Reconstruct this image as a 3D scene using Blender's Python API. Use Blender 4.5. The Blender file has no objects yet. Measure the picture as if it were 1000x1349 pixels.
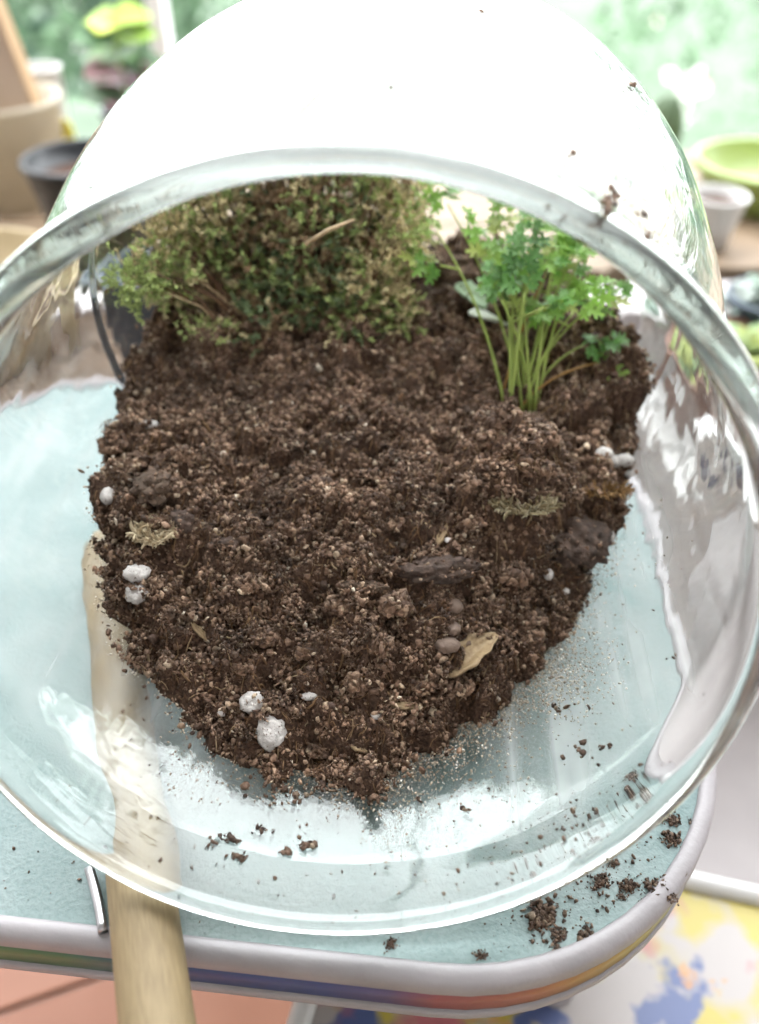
import bpy, bmesh, math, random
import numpy as np
from mathutils import Vector, Matrix, noise
from mathutils.bvhtree import BVHTree

# ------------------------------------------------------------------ camera, sky, exposure
sc = bpy.context.scene
COL = sc.collection
CAM = Vector((0.0, 0.0, 0.229))
PITCH = math.radians(40.0)
FPX = 1120.0
cd = bpy.data.cameras.new('camera')
cam = bpy.data.objects.new('camera', cd)
COL.objects.link(cam)
cam.location = CAM
cam.rotation_euler = (math.radians(90) - PITCH, 0, 0)
cd.sensor_fit = 'VERTICAL'
cd.sensor_height = 36.0
cd.sensor_width = 36.0
cd.lens = 36.0 * FPX / 1349.0
cd.clip_start = 0.005
cd.clip_end = 400.0
cd.dof.use_dof = True
cd.dof.focus_distance = 0.238
cd.dof.aperture_fstop = 5.6
sc.camera = cam

SKY = 9.5
world = bpy.data.worlds.new('World')
sc.world = world
world.use_nodes = True
wb = world.node_tree.nodes['Background']
wb.inputs['Color'].default_value = (0.95, 0.98, 1.0, 1)
wb.inputs['Strength'].default_value = SKY

sc.view_settings.view_transform = 'Standard'
sc.view_settings.look = 'None'
sc.view_settings.gamma = 1.0
sc.view_settings.exposure = 0.0
sc.view_settings.use_curve_mapping = False
sc.render.engine = 'CYCLES'
cy = sc.cycles
cy.max_bounces = 48
cy.diffuse_bounces = 4
cy.glossy_bounces = 24
cy.transmission_bounces = 40
cy.transparent_max_bounces = 12
cy.caustics_reflective = True
cy.caustics_refractive = True
cy.blur_glossy = 0.3
cy.sample_clamp_indirect = 12.0
cy.use_denoising = True

random.seed(7)
RNG = np.random.default_rng(11)

# ------------------------------------------------------------------ helpers
def ray(px, py):
    a = (px - 500.0) / FPX
    b = (674.5 - py) / FPX
    f = Vector((0, math.cos(PITCH), -math.sin(PITCH)))
    u = Vector((0, math.sin(PITCH), math.cos(PITCH)))
    return (f + Vector((1, 0, 0)) * a + u * b)

def onz(px, py, z):
    d = ray(px, py)
    return CAM + d * ((z - CAM.z) / d.z)

def ony(px, py, y):
    d = ray(px, py)
    return CAM + d * (y / d.y)

def tag(o, label=None, cat=None, group=None, kind=None):
    if label: o['label'] = label
    if cat: o['category'] = cat
    if group: o['group'] = group
    if kind: o['kind'] = kind
    return o

def empty(name, loc=(0, 0, 0), rz=0.0):
    o = bpy.data.objects.new(name, None)
    o.empty_display_size = 0.01
    COL.objects.link(o)
    o.location = loc
    o.rotation_euler = (0, 0, rz)
    return o

def link(name, me, mat=None, parent=None):
    o = bpy.data.objects.new(name, me)
    COL.objects.link(o)
    if mat is not None and not me.materials: me.materials.append(mat)
    if parent is not None: o.parent = parent
    return o

def mobj(name, verts, faces, mat, parent=None, smooth=True):
    me = bpy.data.meshes.new(name)
    me.from_pydata([tuple(v) for v in verts], [], faces)
    me.validate()
    if smooth: me.polygons.foreach_set('use_smooth', [True] * len(me.polygons))
    me.update()
    return link(name, me, mat, parent)

def npmesh(name, V, Fc, mat, parent=None, smooth=False, col=None):
    """V (n,3) float, Fc (m,3|4) int arrays -> one mesh object"""
    me = bpy.data.meshes.new(name)
    k = Fc.shape[1]
    me.vertices.add(len(V)); me.loops.add(Fc.size); me.polygons.add(len(Fc))
    me.vertices.foreach_set('co', V.astype(np.float32).ravel())
    me.loops.foreach_set('vertex_index', Fc.astype(np.int32).ravel())
    me.polygons.foreach_set('loop_start', np.arange(0, Fc.size, k, dtype=np.int32))
    if smooth: me.polygons.foreach_set('use_smooth', np.ones(len(Fc), dtype=bool))
    me.update(calc_edges=True)
    if col is not None:
        ca = me.color_attributes.new('tone', 'FLOAT_COLOR', 'POINT')
        c4 = np.ones((len(V), 4), np.float32); c4[:, :3] = col
        ca.data.foreach_set('color', c4.ravel())
    return link(name, me, mat, parent)

def tube_geo(pts, radii, n=8, closed=False, cap=True):
    pts = [Vector(p) for p in pts]
    m = len(pts)
    V = []; Fc = []
    prev = None
    for i, p in enumerate(pts):
        if closed: t = (pts[(i + 1) % m] - pts[i - 1])
        else: t = (pts[min(i + 1, m - 1)] - pts[max(i - 1, 0)])
        t.normalize()
        if prev is None:
            a = Vector((0, 0, 1)) if abs(t.z) < .9 else Vector((1, 0, 0))
            nx = t.cross(a).normalized()
        else:
            nx = (prev - t * prev.dot(t)).normalized()
        prev = nx
        ny = t.cross(nx)
        r = radii[i] if hasattr(radii, '__len__') else radii
        for k in range(n):
            a = 2 * math.pi * k / n
            V.append(p + nx * (r * math.cos(a)) + ny * (r * math.sin(a)))
    segs = m if closed else m - 1
    for i in range(segs):
        for k in range(n):
            a = i * n + k; b = i * n + (k + 1) % n
            c = ((i + 1) % m) * n + (k + 1) % n; d = ((i + 1) % m) * n + k
            Fc.append((a, b, c, d))
    if cap and not closed:
        Fc.append(tuple(range(n - 1, -1, -1)))
        Fc.append(tuple((m - 1) * n + k for k in range(n)))
    return V, Fc

def lathe_geo(prof, n=48, oval=1.0):
    """closed profile [(r,z)...] revolved; end points with r=0 become poles"""
    V = []; Fc = []; rings = []
    for r, z in prof:
        if r < 1e-7:
            rings.append([len(V)]); V.append(Vector((0, 0, z)))
        else:
            rings.append(list(range(len(V), len(V) + n)))
            for k in range(n):
                a = 2 * math.pi * k / n
                V.append(Vector((r * math.cos(a), r * oval * math.sin(a), z)))
    for A, B in zip(rings[:-1], rings[1:]):
        for k in range(n):
            k2 = (k + 1) % n
            if len(A) == 1 and len(B) == 1: continue
            if len(A) == 1: Fc.append((A[0], B[k2], B[k]))
            elif len(B) == 1: Fc.append((A[k], A[k2], B[0]))
            else: Fc.append((A[k], A[k2], B[k2], B[k]))
    return V, Fc

def lathe(name, prof, mat, parent=None, n=48, oval=1.0):
    V, Fc = lathe_geo(prof, n, oval)
    return mobj(name, V, Fc, mat, parent)

def box(name, lo, hi, mat, parent=None, bevel=0.0, seg=2):
    bm = bmesh.new()
    bmesh.ops.create_cube(bm, size=1.0)
    c = [(lo[i] + hi[i]) / 2 for i in range(3)]; s = [hi[i] - lo[i] for i in range(3)]
    for v in bm.verts: v.co = Vector((c[0] + v.co.x * s[0], c[1] + v.co.y * s[1], c[2] + v.co.z * s[2]))
    if bevel: bmesh.ops.bevel(bm, geom=bm.edges[:], offset=bevel, segments=seg, affect='EDGES', profile=.6)
    me = bpy.data.meshes.new(name); bm.to_mesh(me); bm.free()
    return link(name, me, mat, parent)

def ico(sub=1):
    bm = bmesh.new()
    bmesh.ops.create_icosphere(bm, subdivisions=sub, radius=1.0)
    bm.verts.ensure_lookup_table()
    V = np.array([v.co[:] for v in bm.verts]); Fc = np.array([[v.index for v in f.verts] for f in bm.faces])
    bm.free()
    return V, Fc
ICO1 = ico(1); ICO2 = ico(2); ICO3 = ico(3); ICO4 = ico(4)

def rand_rot(n):
    q = RNG.normal(size=(n, 4)); q /= np.linalg.norm(q, axis=1)[:, None]
    w, x, y, z = q.T
    return np.stack([1 - 2 * (y * y + z * z), 2 * (x * y - z * w), 2 * (x * z + y * w),
                     2 * (x * y + z * w), 1 - 2 * (x * x + z * z), 2 * (y * z - x * w),
                     2 * (x * z - y * w), 2 * (y * z + x * w), 1 - 2 * (x * x + y * y)], 1).reshape(n, 3, 3)

def grains(P, S, base=ICO1, jit=.55, aniso=(.22, 1.5)):
    """P (n,3) centres, S (n,) radii -> V,F of irregular crumbs"""
    n = len(P); bv, bf = base
    k = len(bv)
    sc3 = RNG.uniform(aniso[0], aniso[1], size=(n, 1, 3))
    V = bv[None] * (1 + RNG.uniform(-jit, jit, size=(n, k, 1))) * sc3
    V = np.einsum('nij,nkj->nki', rand_rot(n), V) * S[:, None, None] + P[:, None, :]
    Fc = bf[None] + (np.arange(n) * k)[:, None, None]
    return V.reshape(-1, 3), Fc.reshape(-1, 3)

def fbm(x, y, z=0.0, f=1.0, o=4):
    s = 0.0; a = 1.0
    for _ in range(o):
        s += a * noise.noise((x * f, y * f, z)); f *= 2.03; a *= .5
    return s

# ------------------------------------------------------------------ materials
def newmat(name):
    m = bpy.data.materials.new(name); m.use_nodes = True
    nt = m.node_tree
    return m, nt, nt.nodes['Principled BSDF']

def N(nt, typ, **kw):
    n = nt.nodes.new(typ)
    for k, v in kw.items():
        if k in n.inputs.keys(): n.inputs[k].default_value = v
        else: setattr(n, k, v)
    return n

def ramp(nt, stops, interp='LINEAR'):
    r = nt.nodes.new('ShaderNodeValToRGB')
    cr = r.color_ramp; cr.interpolation = interp
    while len(cr.elements) < len(stops): cr.elements.new(0.5)
    for e, (p, c) in zip(cr.elements, stops):
        e.position = p; e.color = (*c, 1) if len(c) == 3 else c
    return r

def simple(name, color, rough=.5, var=.12, scale=30.0, bump=0.0, bscale=200.0, spec=.5, trans=0.0, coord='Object'):
    m, nt, b = newmat(name)
    tc = N(nt, 'ShaderNodeTexCoord')
    nz = N(nt, 'ShaderNodeTexNoise'); nz.inputs['Scale'].default_value = scale; nz.inputs['Detail'].default_value = 5
    nt.links.new(tc.outputs[coord], nz.inputs['Vector'])
    lo = tuple(max(0, c * (1 - var)) for c in color); hi = tuple(min(1, c * (1 + var)) for c in color)
    r = ramp(nt, [(.3, lo), (.7, hi)])
    nt.links.new(nz.outputs['Fac'], r.inputs['Fac'])
    nt.links.new(r.outputs['Color'], b.inputs['Base Color'])
    b.inputs['Roughness'].default_value = rough
    b.inputs['Specular IOR Level'].default_value = spec
    if bump:
        n2 = N(nt, 'ShaderNodeTexNoise'); n2.inputs['Scale'].default_value = bscale; n2.inputs['Detail'].default_value = 4
        nt.links.new(tc.outputs[coord], n2.inputs['Vector'])
        bp = N(nt, 'ShaderNodeBump'); bp.inputs['Strength'].default_value = bump; bp.inputs['Distance'].default_value = .001
        nt.links.new(n2.outputs['Fac'], bp.inputs['Height'])
        nt.links.new(bp.outputs['Normal'], b.inputs['Normal'])
    if trans:
        tr = N(nt, 'ShaderNodeBsdfTranslucent')
        nt.links.new(r.outputs['Color'], tr.inputs['Color'])
        mx = N(nt, 'ShaderNodeMixShader'); mx.inputs['Fac'].default_value = trans
        nt.links.new(b.outputs['BSDF'], mx.inputs[1]); nt.links.new(tr.outputs['BSDF'], mx.inputs[2])
        nt.links.new(mx.outputs['Shader'], nt.nodes['Material Output'].inputs['Surface'])
    return m

def tone_mat(name, rough=.7, trans=0.0, gain=1.0, spec=.3):
    """colour comes from the per-shoot 'tone' attribute (the plant's own colour)"""
    m, nt, b = newmat(name)
    at = N(nt, 'ShaderNodeVertexColor'); at.layer_name = 'tone'
    hs = N(nt, 'ShaderNodeHueSaturation'); hs.inputs['Value'].default_value = gain
    nt.links.new(at.outputs['Color'], hs.inputs['Color'])
    nt.links.new(hs.outputs['Color'], b.inputs['Base Color'])
    b.inputs['Roughness'].default_value = rough
    b.inputs['Specular IOR Level'].default_value = spec
    if trans:
        tr = N(nt, 'ShaderNodeBsdfTranslucent')
        nt.links.new(hs.outputs['Color'], tr.inputs['Color'])
        mx = N(nt, 'ShaderNodeMixShader'); mx.inputs['Fac'].default_value = trans
        nt.links.new(b.outputs['BSDF'], mx.inputs[1]); nt.links.new(tr.outputs['BSDF'], mx.inputs[2])
        nt.links.new(mx.outputs['Shader'], nt.nodes['Material Output'].inputs['Surface'])
    return m

def island_mat(name, stops, rough=.85, spec=.25, bump=0.0, bscale=900.0, patch=0.0):
    m, nt, b = newmat(name)
    g = N(nt, 'ShaderNodeNewGeometry')
    r = ramp(nt, stops)
    nt.links.new(g.outputs['Random Per Island'], r.inputs['Fac'])
    tc = N(nt, 'ShaderNodeTexCoord')
    nz = N(nt, 'ShaderNodeTexNoise'); nz.inputs['Scale'].default_value = bscale; nz.inputs['Detail'].default_value = 3
    nt.links.new(tc.outputs['Object'], nz.inputs['Vector'])
    mr = N(nt, 'ShaderNodeMapRange'); mr.inputs['From Min'].default_value = .3; mr.inputs['From Max'].default_value = .7
    mr.inputs['To Min'].default_value = .65; mr.inputs['To Max'].default_value = 1.3
    nt.links.new(nz.outputs['Fac'], mr.inputs['Value'])
    hs = N(nt, 'ShaderNodeHueSaturation')
    nt.links.new(r.outputs['Color'], hs.inputs['Color']); nt.links.new(mr.outputs['Result'], hs.inputs['Value'])
    csock = hs.outputs['Color']
    if patch:
        # drier and damper patches of the mix
        n3 = N(nt, 'ShaderNodeTexNoise'); n3.inputs['Scale'].default_value = 60; n3.inputs['Detail'].default_value = 5; n3.inputs['Roughness'].default_value = .6
        nt.links.new(tc.outputs['Object'], n3.inputs['Vector'])
        m3 = N(nt, 'ShaderNodeMapRange'); m3.inputs['From Min'].default_value = .33; m3.inputs['From Max'].default_value = .67
        m3.inputs['To Min'].default_value = 1 - patch; m3.inputs['To Max'].default_value = 1 + patch * 1.5
        nt.links.new(n3.outputs['Fac'], m3.inputs['Value'])
        h3 = N(nt, 'ShaderNodeHueSaturation'); nt.links.new(csock, h3.inputs['Color']); nt.links.new(m3.outputs['Result'], h3.inputs['Value'])
        csock = h3.outputs['Color']
    nt.links.new(csock, b.inputs['Base Color'])
    b.inputs['Roughness'].default_value = rough; b.inputs['Specular IOR Level'].default_value = spec
    if bump:
        bp = N(nt, 'ShaderNodeBump'); bp.inputs['Strength'].default_value = bump; bp.inputs['Distance'].default_value = .0006
        nt.links.new(nz.outputs['Fac'], bp.inputs['Height']); nt.links.new(bp.outputs['Normal'], b.inputs['Normal'])
    return m

M = {}
# clear blown glass; a white film on the upper dome paints in the sky reflection
def glass_mat():
    m, nt, b = newmat('clear_glass')
    out = nt.nodes['Material Output']
    nt.nodes.remove(b)
    gl = N(nt, 'ShaderNodeBsdfGlass'); gl.inputs['IOR'].default_value = 1.56; gl.inputs['Roughness'].default_value = 0.0
    gl.inputs['Color'].default_value = (.985, .995, .99, 1)
    tc = N(nt, 'ShaderNodeTexCoord')
    nz = N(nt, 'ShaderNodeTexNoise'); nz.inputs['Scale'].default_value = 38; nz.inputs['Detail'].default_value = 2
    nt.links.new(tc.outputs['Object'], nz.inputs['Vector'])
    bp = N(nt, 'ShaderNodeBump'); bp.inputs['Strength'].default_value = .10; bp.inputs['Distance'].default_value = .004
    nt.links.new(nz.outputs['Fac'], bp.inputs['Height']); nt.links.new(bp.outputs['Normal'], gl.inputs['Normal'])
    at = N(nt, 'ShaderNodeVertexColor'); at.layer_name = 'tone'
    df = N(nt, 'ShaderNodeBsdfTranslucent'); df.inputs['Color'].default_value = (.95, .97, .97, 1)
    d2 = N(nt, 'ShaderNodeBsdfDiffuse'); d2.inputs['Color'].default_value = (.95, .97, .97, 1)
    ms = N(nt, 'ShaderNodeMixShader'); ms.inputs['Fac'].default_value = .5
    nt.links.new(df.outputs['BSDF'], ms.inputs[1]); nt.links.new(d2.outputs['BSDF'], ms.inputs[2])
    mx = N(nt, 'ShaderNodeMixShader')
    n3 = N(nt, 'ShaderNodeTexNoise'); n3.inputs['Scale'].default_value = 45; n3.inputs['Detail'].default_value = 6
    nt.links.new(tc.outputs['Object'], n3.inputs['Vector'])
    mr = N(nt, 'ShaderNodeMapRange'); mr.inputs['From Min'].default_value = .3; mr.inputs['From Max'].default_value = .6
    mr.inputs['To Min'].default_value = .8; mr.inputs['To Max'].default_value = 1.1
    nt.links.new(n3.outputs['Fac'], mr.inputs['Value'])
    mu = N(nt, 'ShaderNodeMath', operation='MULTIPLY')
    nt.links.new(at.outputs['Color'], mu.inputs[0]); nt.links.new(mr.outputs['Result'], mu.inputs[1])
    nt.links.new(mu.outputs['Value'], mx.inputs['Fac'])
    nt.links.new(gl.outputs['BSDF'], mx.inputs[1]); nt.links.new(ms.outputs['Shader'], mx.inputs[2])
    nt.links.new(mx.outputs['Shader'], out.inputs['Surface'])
    return m
M['glass'] = glass_mat()

def vinyl_mat():
    m, nt, b = newmat('turquoise_vinyl')
    tc = N(nt, 'ShaderNodeTexCoord')
    n1 = N(nt, 'ShaderNodeTexNoise'); n1.inputs['Scale'].default_value = 26; n1.inputs['Detail'].default_value = 6
    nt.links.new(tc.outputs['Object'], n1.inputs['Vector'])
    r = ramp(nt, [(.25, (.115, .17, .167)), (.5, (.165, .218, .214)), (.72, (.225, .262, .258))])
    nt.links.new(n1.outputs['Fac'], r.inputs['Fac'])
    n2 = N(nt, 'ShaderNodeTexNoise'); n2.inputs['Scale'].default_value = 700; n2.inputs['Detail'].default_value = 2
    nt.links.new(tc.outputs['Object'], n2.inputs['Vector'])
    r2 = ramp(nt, [(.36, (.80, .86, .86)), (.55, (1, 1, 1))])
    nt.links.new(n2.outputs['Fac'], r2.inputs['Fac'])
    mx = N(nt, 'ShaderNodeMixRGB', blend_type='MULTIPLY'); mx.inputs['Fac'].default_value = .7
    nt.links.new(r.outputs['Color'], mx.inputs[1]); nt.links.new(r2.outputs['Color'], mx.inputs[2])
    # worn darker teal smears
    n3 = N(nt, 'ShaderNodeTexNoise'); n3.inputs['Scale'].default_value = 14; n3.inputs['Detail'].default_value = 8; n3.inputs['Roughness'].default_value = .7
    nt.links.new(tc.outputs['Object'], n3.inputs['Vector'])
    r3 = ramp(nt, [(.60, (0, 0, 0)), (.70, (1, 1, 1))])
    nt.links.new(n3.outputs['Fac'], r3.inputs['Fac'])
    m2 = N(nt, 'ShaderNodeMixRGB', blend_type='MIX')
    m2.inputs[2].default_value = (.08, .17, .165, 1)
    nt.links.new(r3.outputs['Color'], m2.inputs['Fac']); nt.links.new(mx.outputs['Color'], m2.inputs[1])
    nt.links.new(m2.outputs['Color'], b.inputs['Base Color'])
    b.inputs['Roughness'].default_value = .55
    b.inputs['Specular IOR Level'].default_value = .4
    bp = N(nt, 'ShaderNodeBump'); bp.inputs['Strength'].default_value = .5; bp.inputs['Distance'].default_value = .0006
    nt.links.new(n2.outputs['Fac'], bp.inputs['Height']); nt.links.new(bp.outputs['Normal'], b.inputs['Normal'])
    return m
M['vinyl'] = vinyl_mat()
M['rim_plastic'] = simple('lilac_white_plastic', (.28, .26, .27), .55, .10, 60, .15, 700)

def stripe_mat():
    m, nt, b = newmat('rainbow_stripe_tape')
    tc = N(nt, 'ShaderNodeTexCoord')
    sx = N(nt, 'ShaderNodeSeparateXYZ'); nt.links.new(tc.outputs['Object'], sx.inputs['Vector'])
    mr = N(nt, 'ShaderNodeMapRange'); mr.inputs['From Min'].default_value = -.14; mr.inputs['From Max'].default_value = .11
    nt.links.new(sx.outputs['X'], mr.inputs['Value'])
    r = ramp(nt, [(0, (.10, .17, .05)), (.22, (.05, .12, .055)), (.34, (.025, .055, .15)), (.50, (.03, .045, .16)), (.57, (.08, .055, .14)),
                  (.62, (.24, .055, .055)), (.72, (.28, .095, .045)), (.80, (.31, .19, .06)), (.90, (.27, .28, .09)), (1, (.16, .25, .12))])
    nt.links.new(mr.outputs['Result'], r.inputs['Fac'])
    nt.links.new(r.outputs['Color'], b.inputs['Base Color']); b.inputs['Roughness'].default_value = .4
    return m
M['stripe'] = stripe_mat()

def wood_mat(name, c0, c1, sc_=(60, 60, 8), rough=.6):
    m, nt, b = newmat(name)
    tc = N(nt, 'ShaderNodeTexCoord')
    mp = N(nt, 'ShaderNodeMapping'); mp.inputs['Scale'].default_value = sc_
    nt.links.new(tc.outputs['Object'], mp.inputs['Vector'])
    n1 = N(nt, 'ShaderNodeTexNoise'); n1.inputs['Scale'].default_value = 6; n1.inputs['Detail'].default_value = 8; n1.inputs['Roughness'].default_value = .65
    nt.links.new(mp.outputs['Vector'], n1.inputs['Vector'])
    r = ramp(nt, [(.3, c0), (.7, c1)])
    nt.links.new(n1.outputs['Fac'], r.inputs['Fac'])
    n2 = N(nt, 'ShaderNodeTexNoise'); n2.inputs['Scale'].default_value = 25; n2.inputs['Detail'].default_value = 5
    nt.links.new(tc.outputs['Object'], n2.inputs['Vector'])
    r2 = ramp(nt, [(.35, (.72, .70, .66)), (.6, (1, 1, 1))])
    nt.links.new(n2.outputs['Fac'], r2.inputs['Fac'])
    mx = N(nt, 'ShaderNodeMixRGB', blend_type='MULTIPLY'); mx.inputs['Fac'].default_value = .8
    nt.links.new(r.outputs['Color'], mx.inputs[1]); nt.links.new(r2.outputs['Color'], mx.inputs[2])
    nt.links.new(mx.outputs['Color'], b.inputs['Base Color'])
    b.inputs['Roughness'].default_value = rough
    bp = N(nt, 'ShaderNodeBump'); bp.inputs['Strength'].default_value = .3; bp.inputs['Distance'].default_value = .0005
    nt.links.new(n1.outputs['Fac'], bp.inputs['Height']); nt.links.new(bp.outputs['Normal'], b.inputs['Normal'])
    return m
M['handle_wood'] = wood_mat('pale_handle_wood', (.155, .108, .052), (.275, .205, .108), (330, 330, 22))
M['shelf_wood'] = wood_mat('shelf_plank_wood', (.17, .115, .072), (.26, .185, .12), (6, 60, 60))
M['bench_wood'] = wood_mat('weathered_bench_wood', (.10, .065, .045), (.19, .13, .09), (6, 60, 60), .7)
M['steel'] = simple('dull_steel', (.42, .42, .44), .3, .2, 200); M['steel'].node_tree.nodes['Principled BSDF'].inputs['Metallic'].default_value = 1.0

SOIL_STOPS = [(0, (.056, .031, .021)), (.4, (.130, .075, .048)), (.8, (.215, .132, .087)), (.94, (.29, .20, .135)), (.985, (.40, .31, .22)), (1, (.54, .46, .37))]
M['crumb'] = island_mat('soil_crumb', SOIL_STOPS, .7, .4, .6, 1500, .5)
M['crumb_damp'] = island_mat('damp_crumb', [(p_, tuple(c_ * .55 for c_ in col_)) for p_, col_ in SOIL_STOPS[:-1]], .7, .4, .6, 1500, .3)
M['soil'] = simple('peat_soil', (.075, .044, .030), .9, .6, 900, 1.0, 1400, .2)  # kept darker than the crumbs to paint shade into the gaps between them
M['clump'] = simple('damp_soil_clump', (.075, .038, .025), .85, .7, 900, 1.0, 1600, .3)
M['fibre'] = island_mat('root_fibre', [(0, (.06, .03, .016)), (.5, (.13, .066, .032)), (.85, (.22, .13, .065)), (1, (.40, .30, .18))], .7, .3)
M['sand'] = island_mat('sand_grain', [(0, (.18, .13, .09)), (.5, (.34, .27, .19)), (.85, (.5, .44, .36)), (1, (.75, .72, .68))], .4, .6)
def perlite_mat():
    m = simple('white_perlite', (.50, .465, .445), .8, .12, 500, .8, 900, .3)
    nt = m.node_tree; b = nt.nodes['Principled BSDF']
    src = b.inputs['Base Color'].links[0].from_socket
    tc = N(nt, 'ShaderNodeTexCoord')
    nz = N(nt, 'ShaderNodeTexNoise'); nz.inputs['Scale'].default_value = 1100; nz.inputs['Detail'].default_value = 3
    nt.links.new(tc.outputs['Object'], nz.inputs['Vector'])
    r = ramp(nt, [(.62, (0, 0, 0)), (.68, (1, 1, 1))]); nt.links.new(nz.outputs['Fac'], r.inputs['Fac'])
    mx = N(nt, 'ShaderNodeMixRGB'); mx.inputs[2].default_value = (.10, .07, .05, 1)
    nt.links.new(r.outputs['Color'], mx.inputs['Fac']); nt.links.new(src, mx.inputs[1]); nt.links.new(mx.outputs['Color'], b.inputs['Base Color'])
    return m
M['perlite'] = perlite_mat()
M['bark'] = simple('dark_bark', (.062, .038, .028), .8, .6, 350, 1.0, 500, .4)
M['bark_brown'] = simple('brown_bark', (.085, .055, .038), .8, .4, 160, 1.0, 500, .3)
M['pebble'] = simple('brown_pebble', (.15, .10, .075), .7, .3, 200, .5, 800)
M['husk'] = wood_mat('dry_husk', (.24, .155, .08), (.46, .335, .19), (120, 120, 12))
M['drymoss'] = tone_mat('dry_moss', .8, .25)
M['moss'] = tone_mat('living_moss', .75, .3)
M['leaf'] = tone_mat('parsley_leaf', .45, .5, 1.0, .5)
M['stem'] = simple('green_stem', (.36, .44, .11), .5, .25, 60, 0, 100, .4, .3)
M['stem_brown'] = simple('orange_stem', (.36, .19, .05), .5, .2, 60, 0, 100, .4, .2)
M['white_leaf'] = simple('bleached_leaf', (.66, .68, .60), .6, .1, 60, 0, 100, .3, .3)
M['pale_leaf'] = simple('pale_green_leaf', (.35, .46, .30), .6, .2, 60, 0, 100, .3, .3)
M['black_plastic'] = simple('black_pot_plastic', (.012, .014, .018), .35, .2, 30)
M['blue_plastic'] = simple('slate_blue_pot', (.04, .06, .085), .45, .15, 20)
M['lime'] = simple('lime_ceramic', (.24, .31, .08), .35, .1, 20)
M['white_cup'] = simple('white_ceramic', (.52, .51, .50), .35, .04, 20)
M['cream'] = simple('cream_plastic', (.62, .56, .45), .5, .08, 20, 0, 100, .5, .35)
M['card'] = simple('brown_cardboard', (.42, .32, .25), .8, .06, 40)
M['card_edge'] = simple('cardboard_edge', (.34, .22, .12), .85, .08, 40)
M['ink'] = simple('grey_print', (.10, .09, .09), .7, .1, 40)
M['terracotta'] = simple('terracotta', (.22, .115, .085), .7, .15, 20, .2, 300)
M['tan_brown'] = simple('brown_clay', (.14, .08, .055), .7, .15, 20)
M['tan_pot'] = simple('tan_ceramic', (.45, .36, .22), .5, .1, 20)
M['yellow'] = simple('yellow_plastic', (.75, .65, .05), .4, .05, 20)
M['white_paint'] = simple('white_window_paint', (.8, .8, .8), .5, .04, 10)
M['plaster'] = simple('balcony_plaster', (.66, .64, .63), .9, .05, 3)
M['pale_tile'] = simple('pale_tile', (.34, .31, .31), .5, .15, 12, .1, 60)
M['succ'] = tone_mat('succulent_leaf', .5, .2)
M['foliage'] = tone_mat('tree_foliage', .6, .35)
M['blossom'] = tone_mat('tree_blossom', .7, .3)
M['cactus'] = simple('cactus_skin', (.09, .14, .07), .6, .3, 60, .3, 300)
M['earth'] = simple('far_ground', (.05, .08, .045), .9, .4, .6)

def tile_floor_mat():
    m, nt, b = newmat('terracotta_floor')
    tc = N(nt, 'ShaderNodeTexCoord')
    n1 = N(nt, 'ShaderNodeTexNoise'); n1.inputs['Scale'].default_value = 9; n1.inputs['Detail'].default_value = 7
    nt.links.new(tc.outputs['Object'], n1.inputs['Vector'])
    r = ramp(nt, [(.3, (.33, .135, .078)), (.7, (.45, .215, .14))])
    nt.links.new(n1.outputs['Fac'], r.inputs['Fac'])
    nt.links.new(r.outputs['Color'], b.inputs['Base Color']); b.inputs['Roughness'].default_value = .5
    return m
M['floor_tile'] = tile_floor_mat()
M['grout'] = simple('grey_grout', (.28, .26, .24), .9, .2, 60)

def floral_mat():
    """printed floral vinyl: soft blotches of yellow, blue, pink on white (flat print)"""
    m, nt, b = newmat('floral_print')
    tc = N(nt, 'ShaderNodeTexCoord')
    cur = None
    base = (.31, .28, .27)
    def blot(scale, off, lo, hi, colr, prev):
        mp = N(nt, 'ShaderNodeMapping'); mp.inputs['Location'].default_value = off
        nt.links.new(tc.outputs['Object'], mp.inputs['Vector'])
        nz = N(nt, 'ShaderNodeTexNoise'); nz.inputs['Scale'].default_value = scale; nz.inputs['Detail'].default_value = 3
        nt.links.new(mp.outputs['Vector'], nz.inputs['Vector'])
        r = ramp(nt, [(lo, (0, 0, 0)), (hi, (1, 1, 1))])
        nt.links.new(nz.outputs['Fac'], r.inputs['Fac'])
        mx = N(nt, 'ShaderNodeMixRGB')
        nt.links.new(r.outputs['Color'], mx.inputs['Fac'])
        if prev is None: mx.inputs[1].default_value = (*base, 1)
        else: nt.links.new(prev, mx.inputs[1])
        mx.inputs[2].default_value = (*colr, 1)
        return mx.outputs['Color']
    cur = blot(30, (0, 0, 0), .46, .56, (.36, .29, .05), cur)
    cur = blot(40, (3, 1, 0), .57, .64, (.06, .085, .20), cur)
    cur = blot(30, (7, 4, 0), .57, .66, (.33, .10, .11), cur)
    cur = blot(50, (1, 8, 0), .60, .66, (.42, .20, .06), cur)
    nt.links.new(cur, b.inputs['Base Color']); b.inputs['Roughness'].default_value = .4
    return m
M['floral'] = floral_mat()

# ------------------------------------------------------------------ setting
FLOOR = -0.30
# unseen balcony shell, added to hold back sky light; the open window side is where the daylight comes in
def struct(o): return tag(o, kind='structure')
struct(box('added_ceiling', (-2.6, -1.9, 1.75), (2.6, 0.25, 1.85), M['plaster']))
struct(box('added_back_wall', (-2.6, -1.9, FLOOR), (2.6, -1.8, 1.75), M['plaster']))
struct(box('added_side_wall', (-1.4, -1.8, FLOOR), (-1.3, 0.95, 1.75), M['plaster']))
struct(box('added_side_wall', (1.3, -1.8, FLOOR), (1.4, 0.95, 1.75), M['plaster']))
fl = struct(box('floor', (-1.6, -1.8, FLOOR - .05), (1.6, 1.05, FLOOR), M['grout']))
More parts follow.
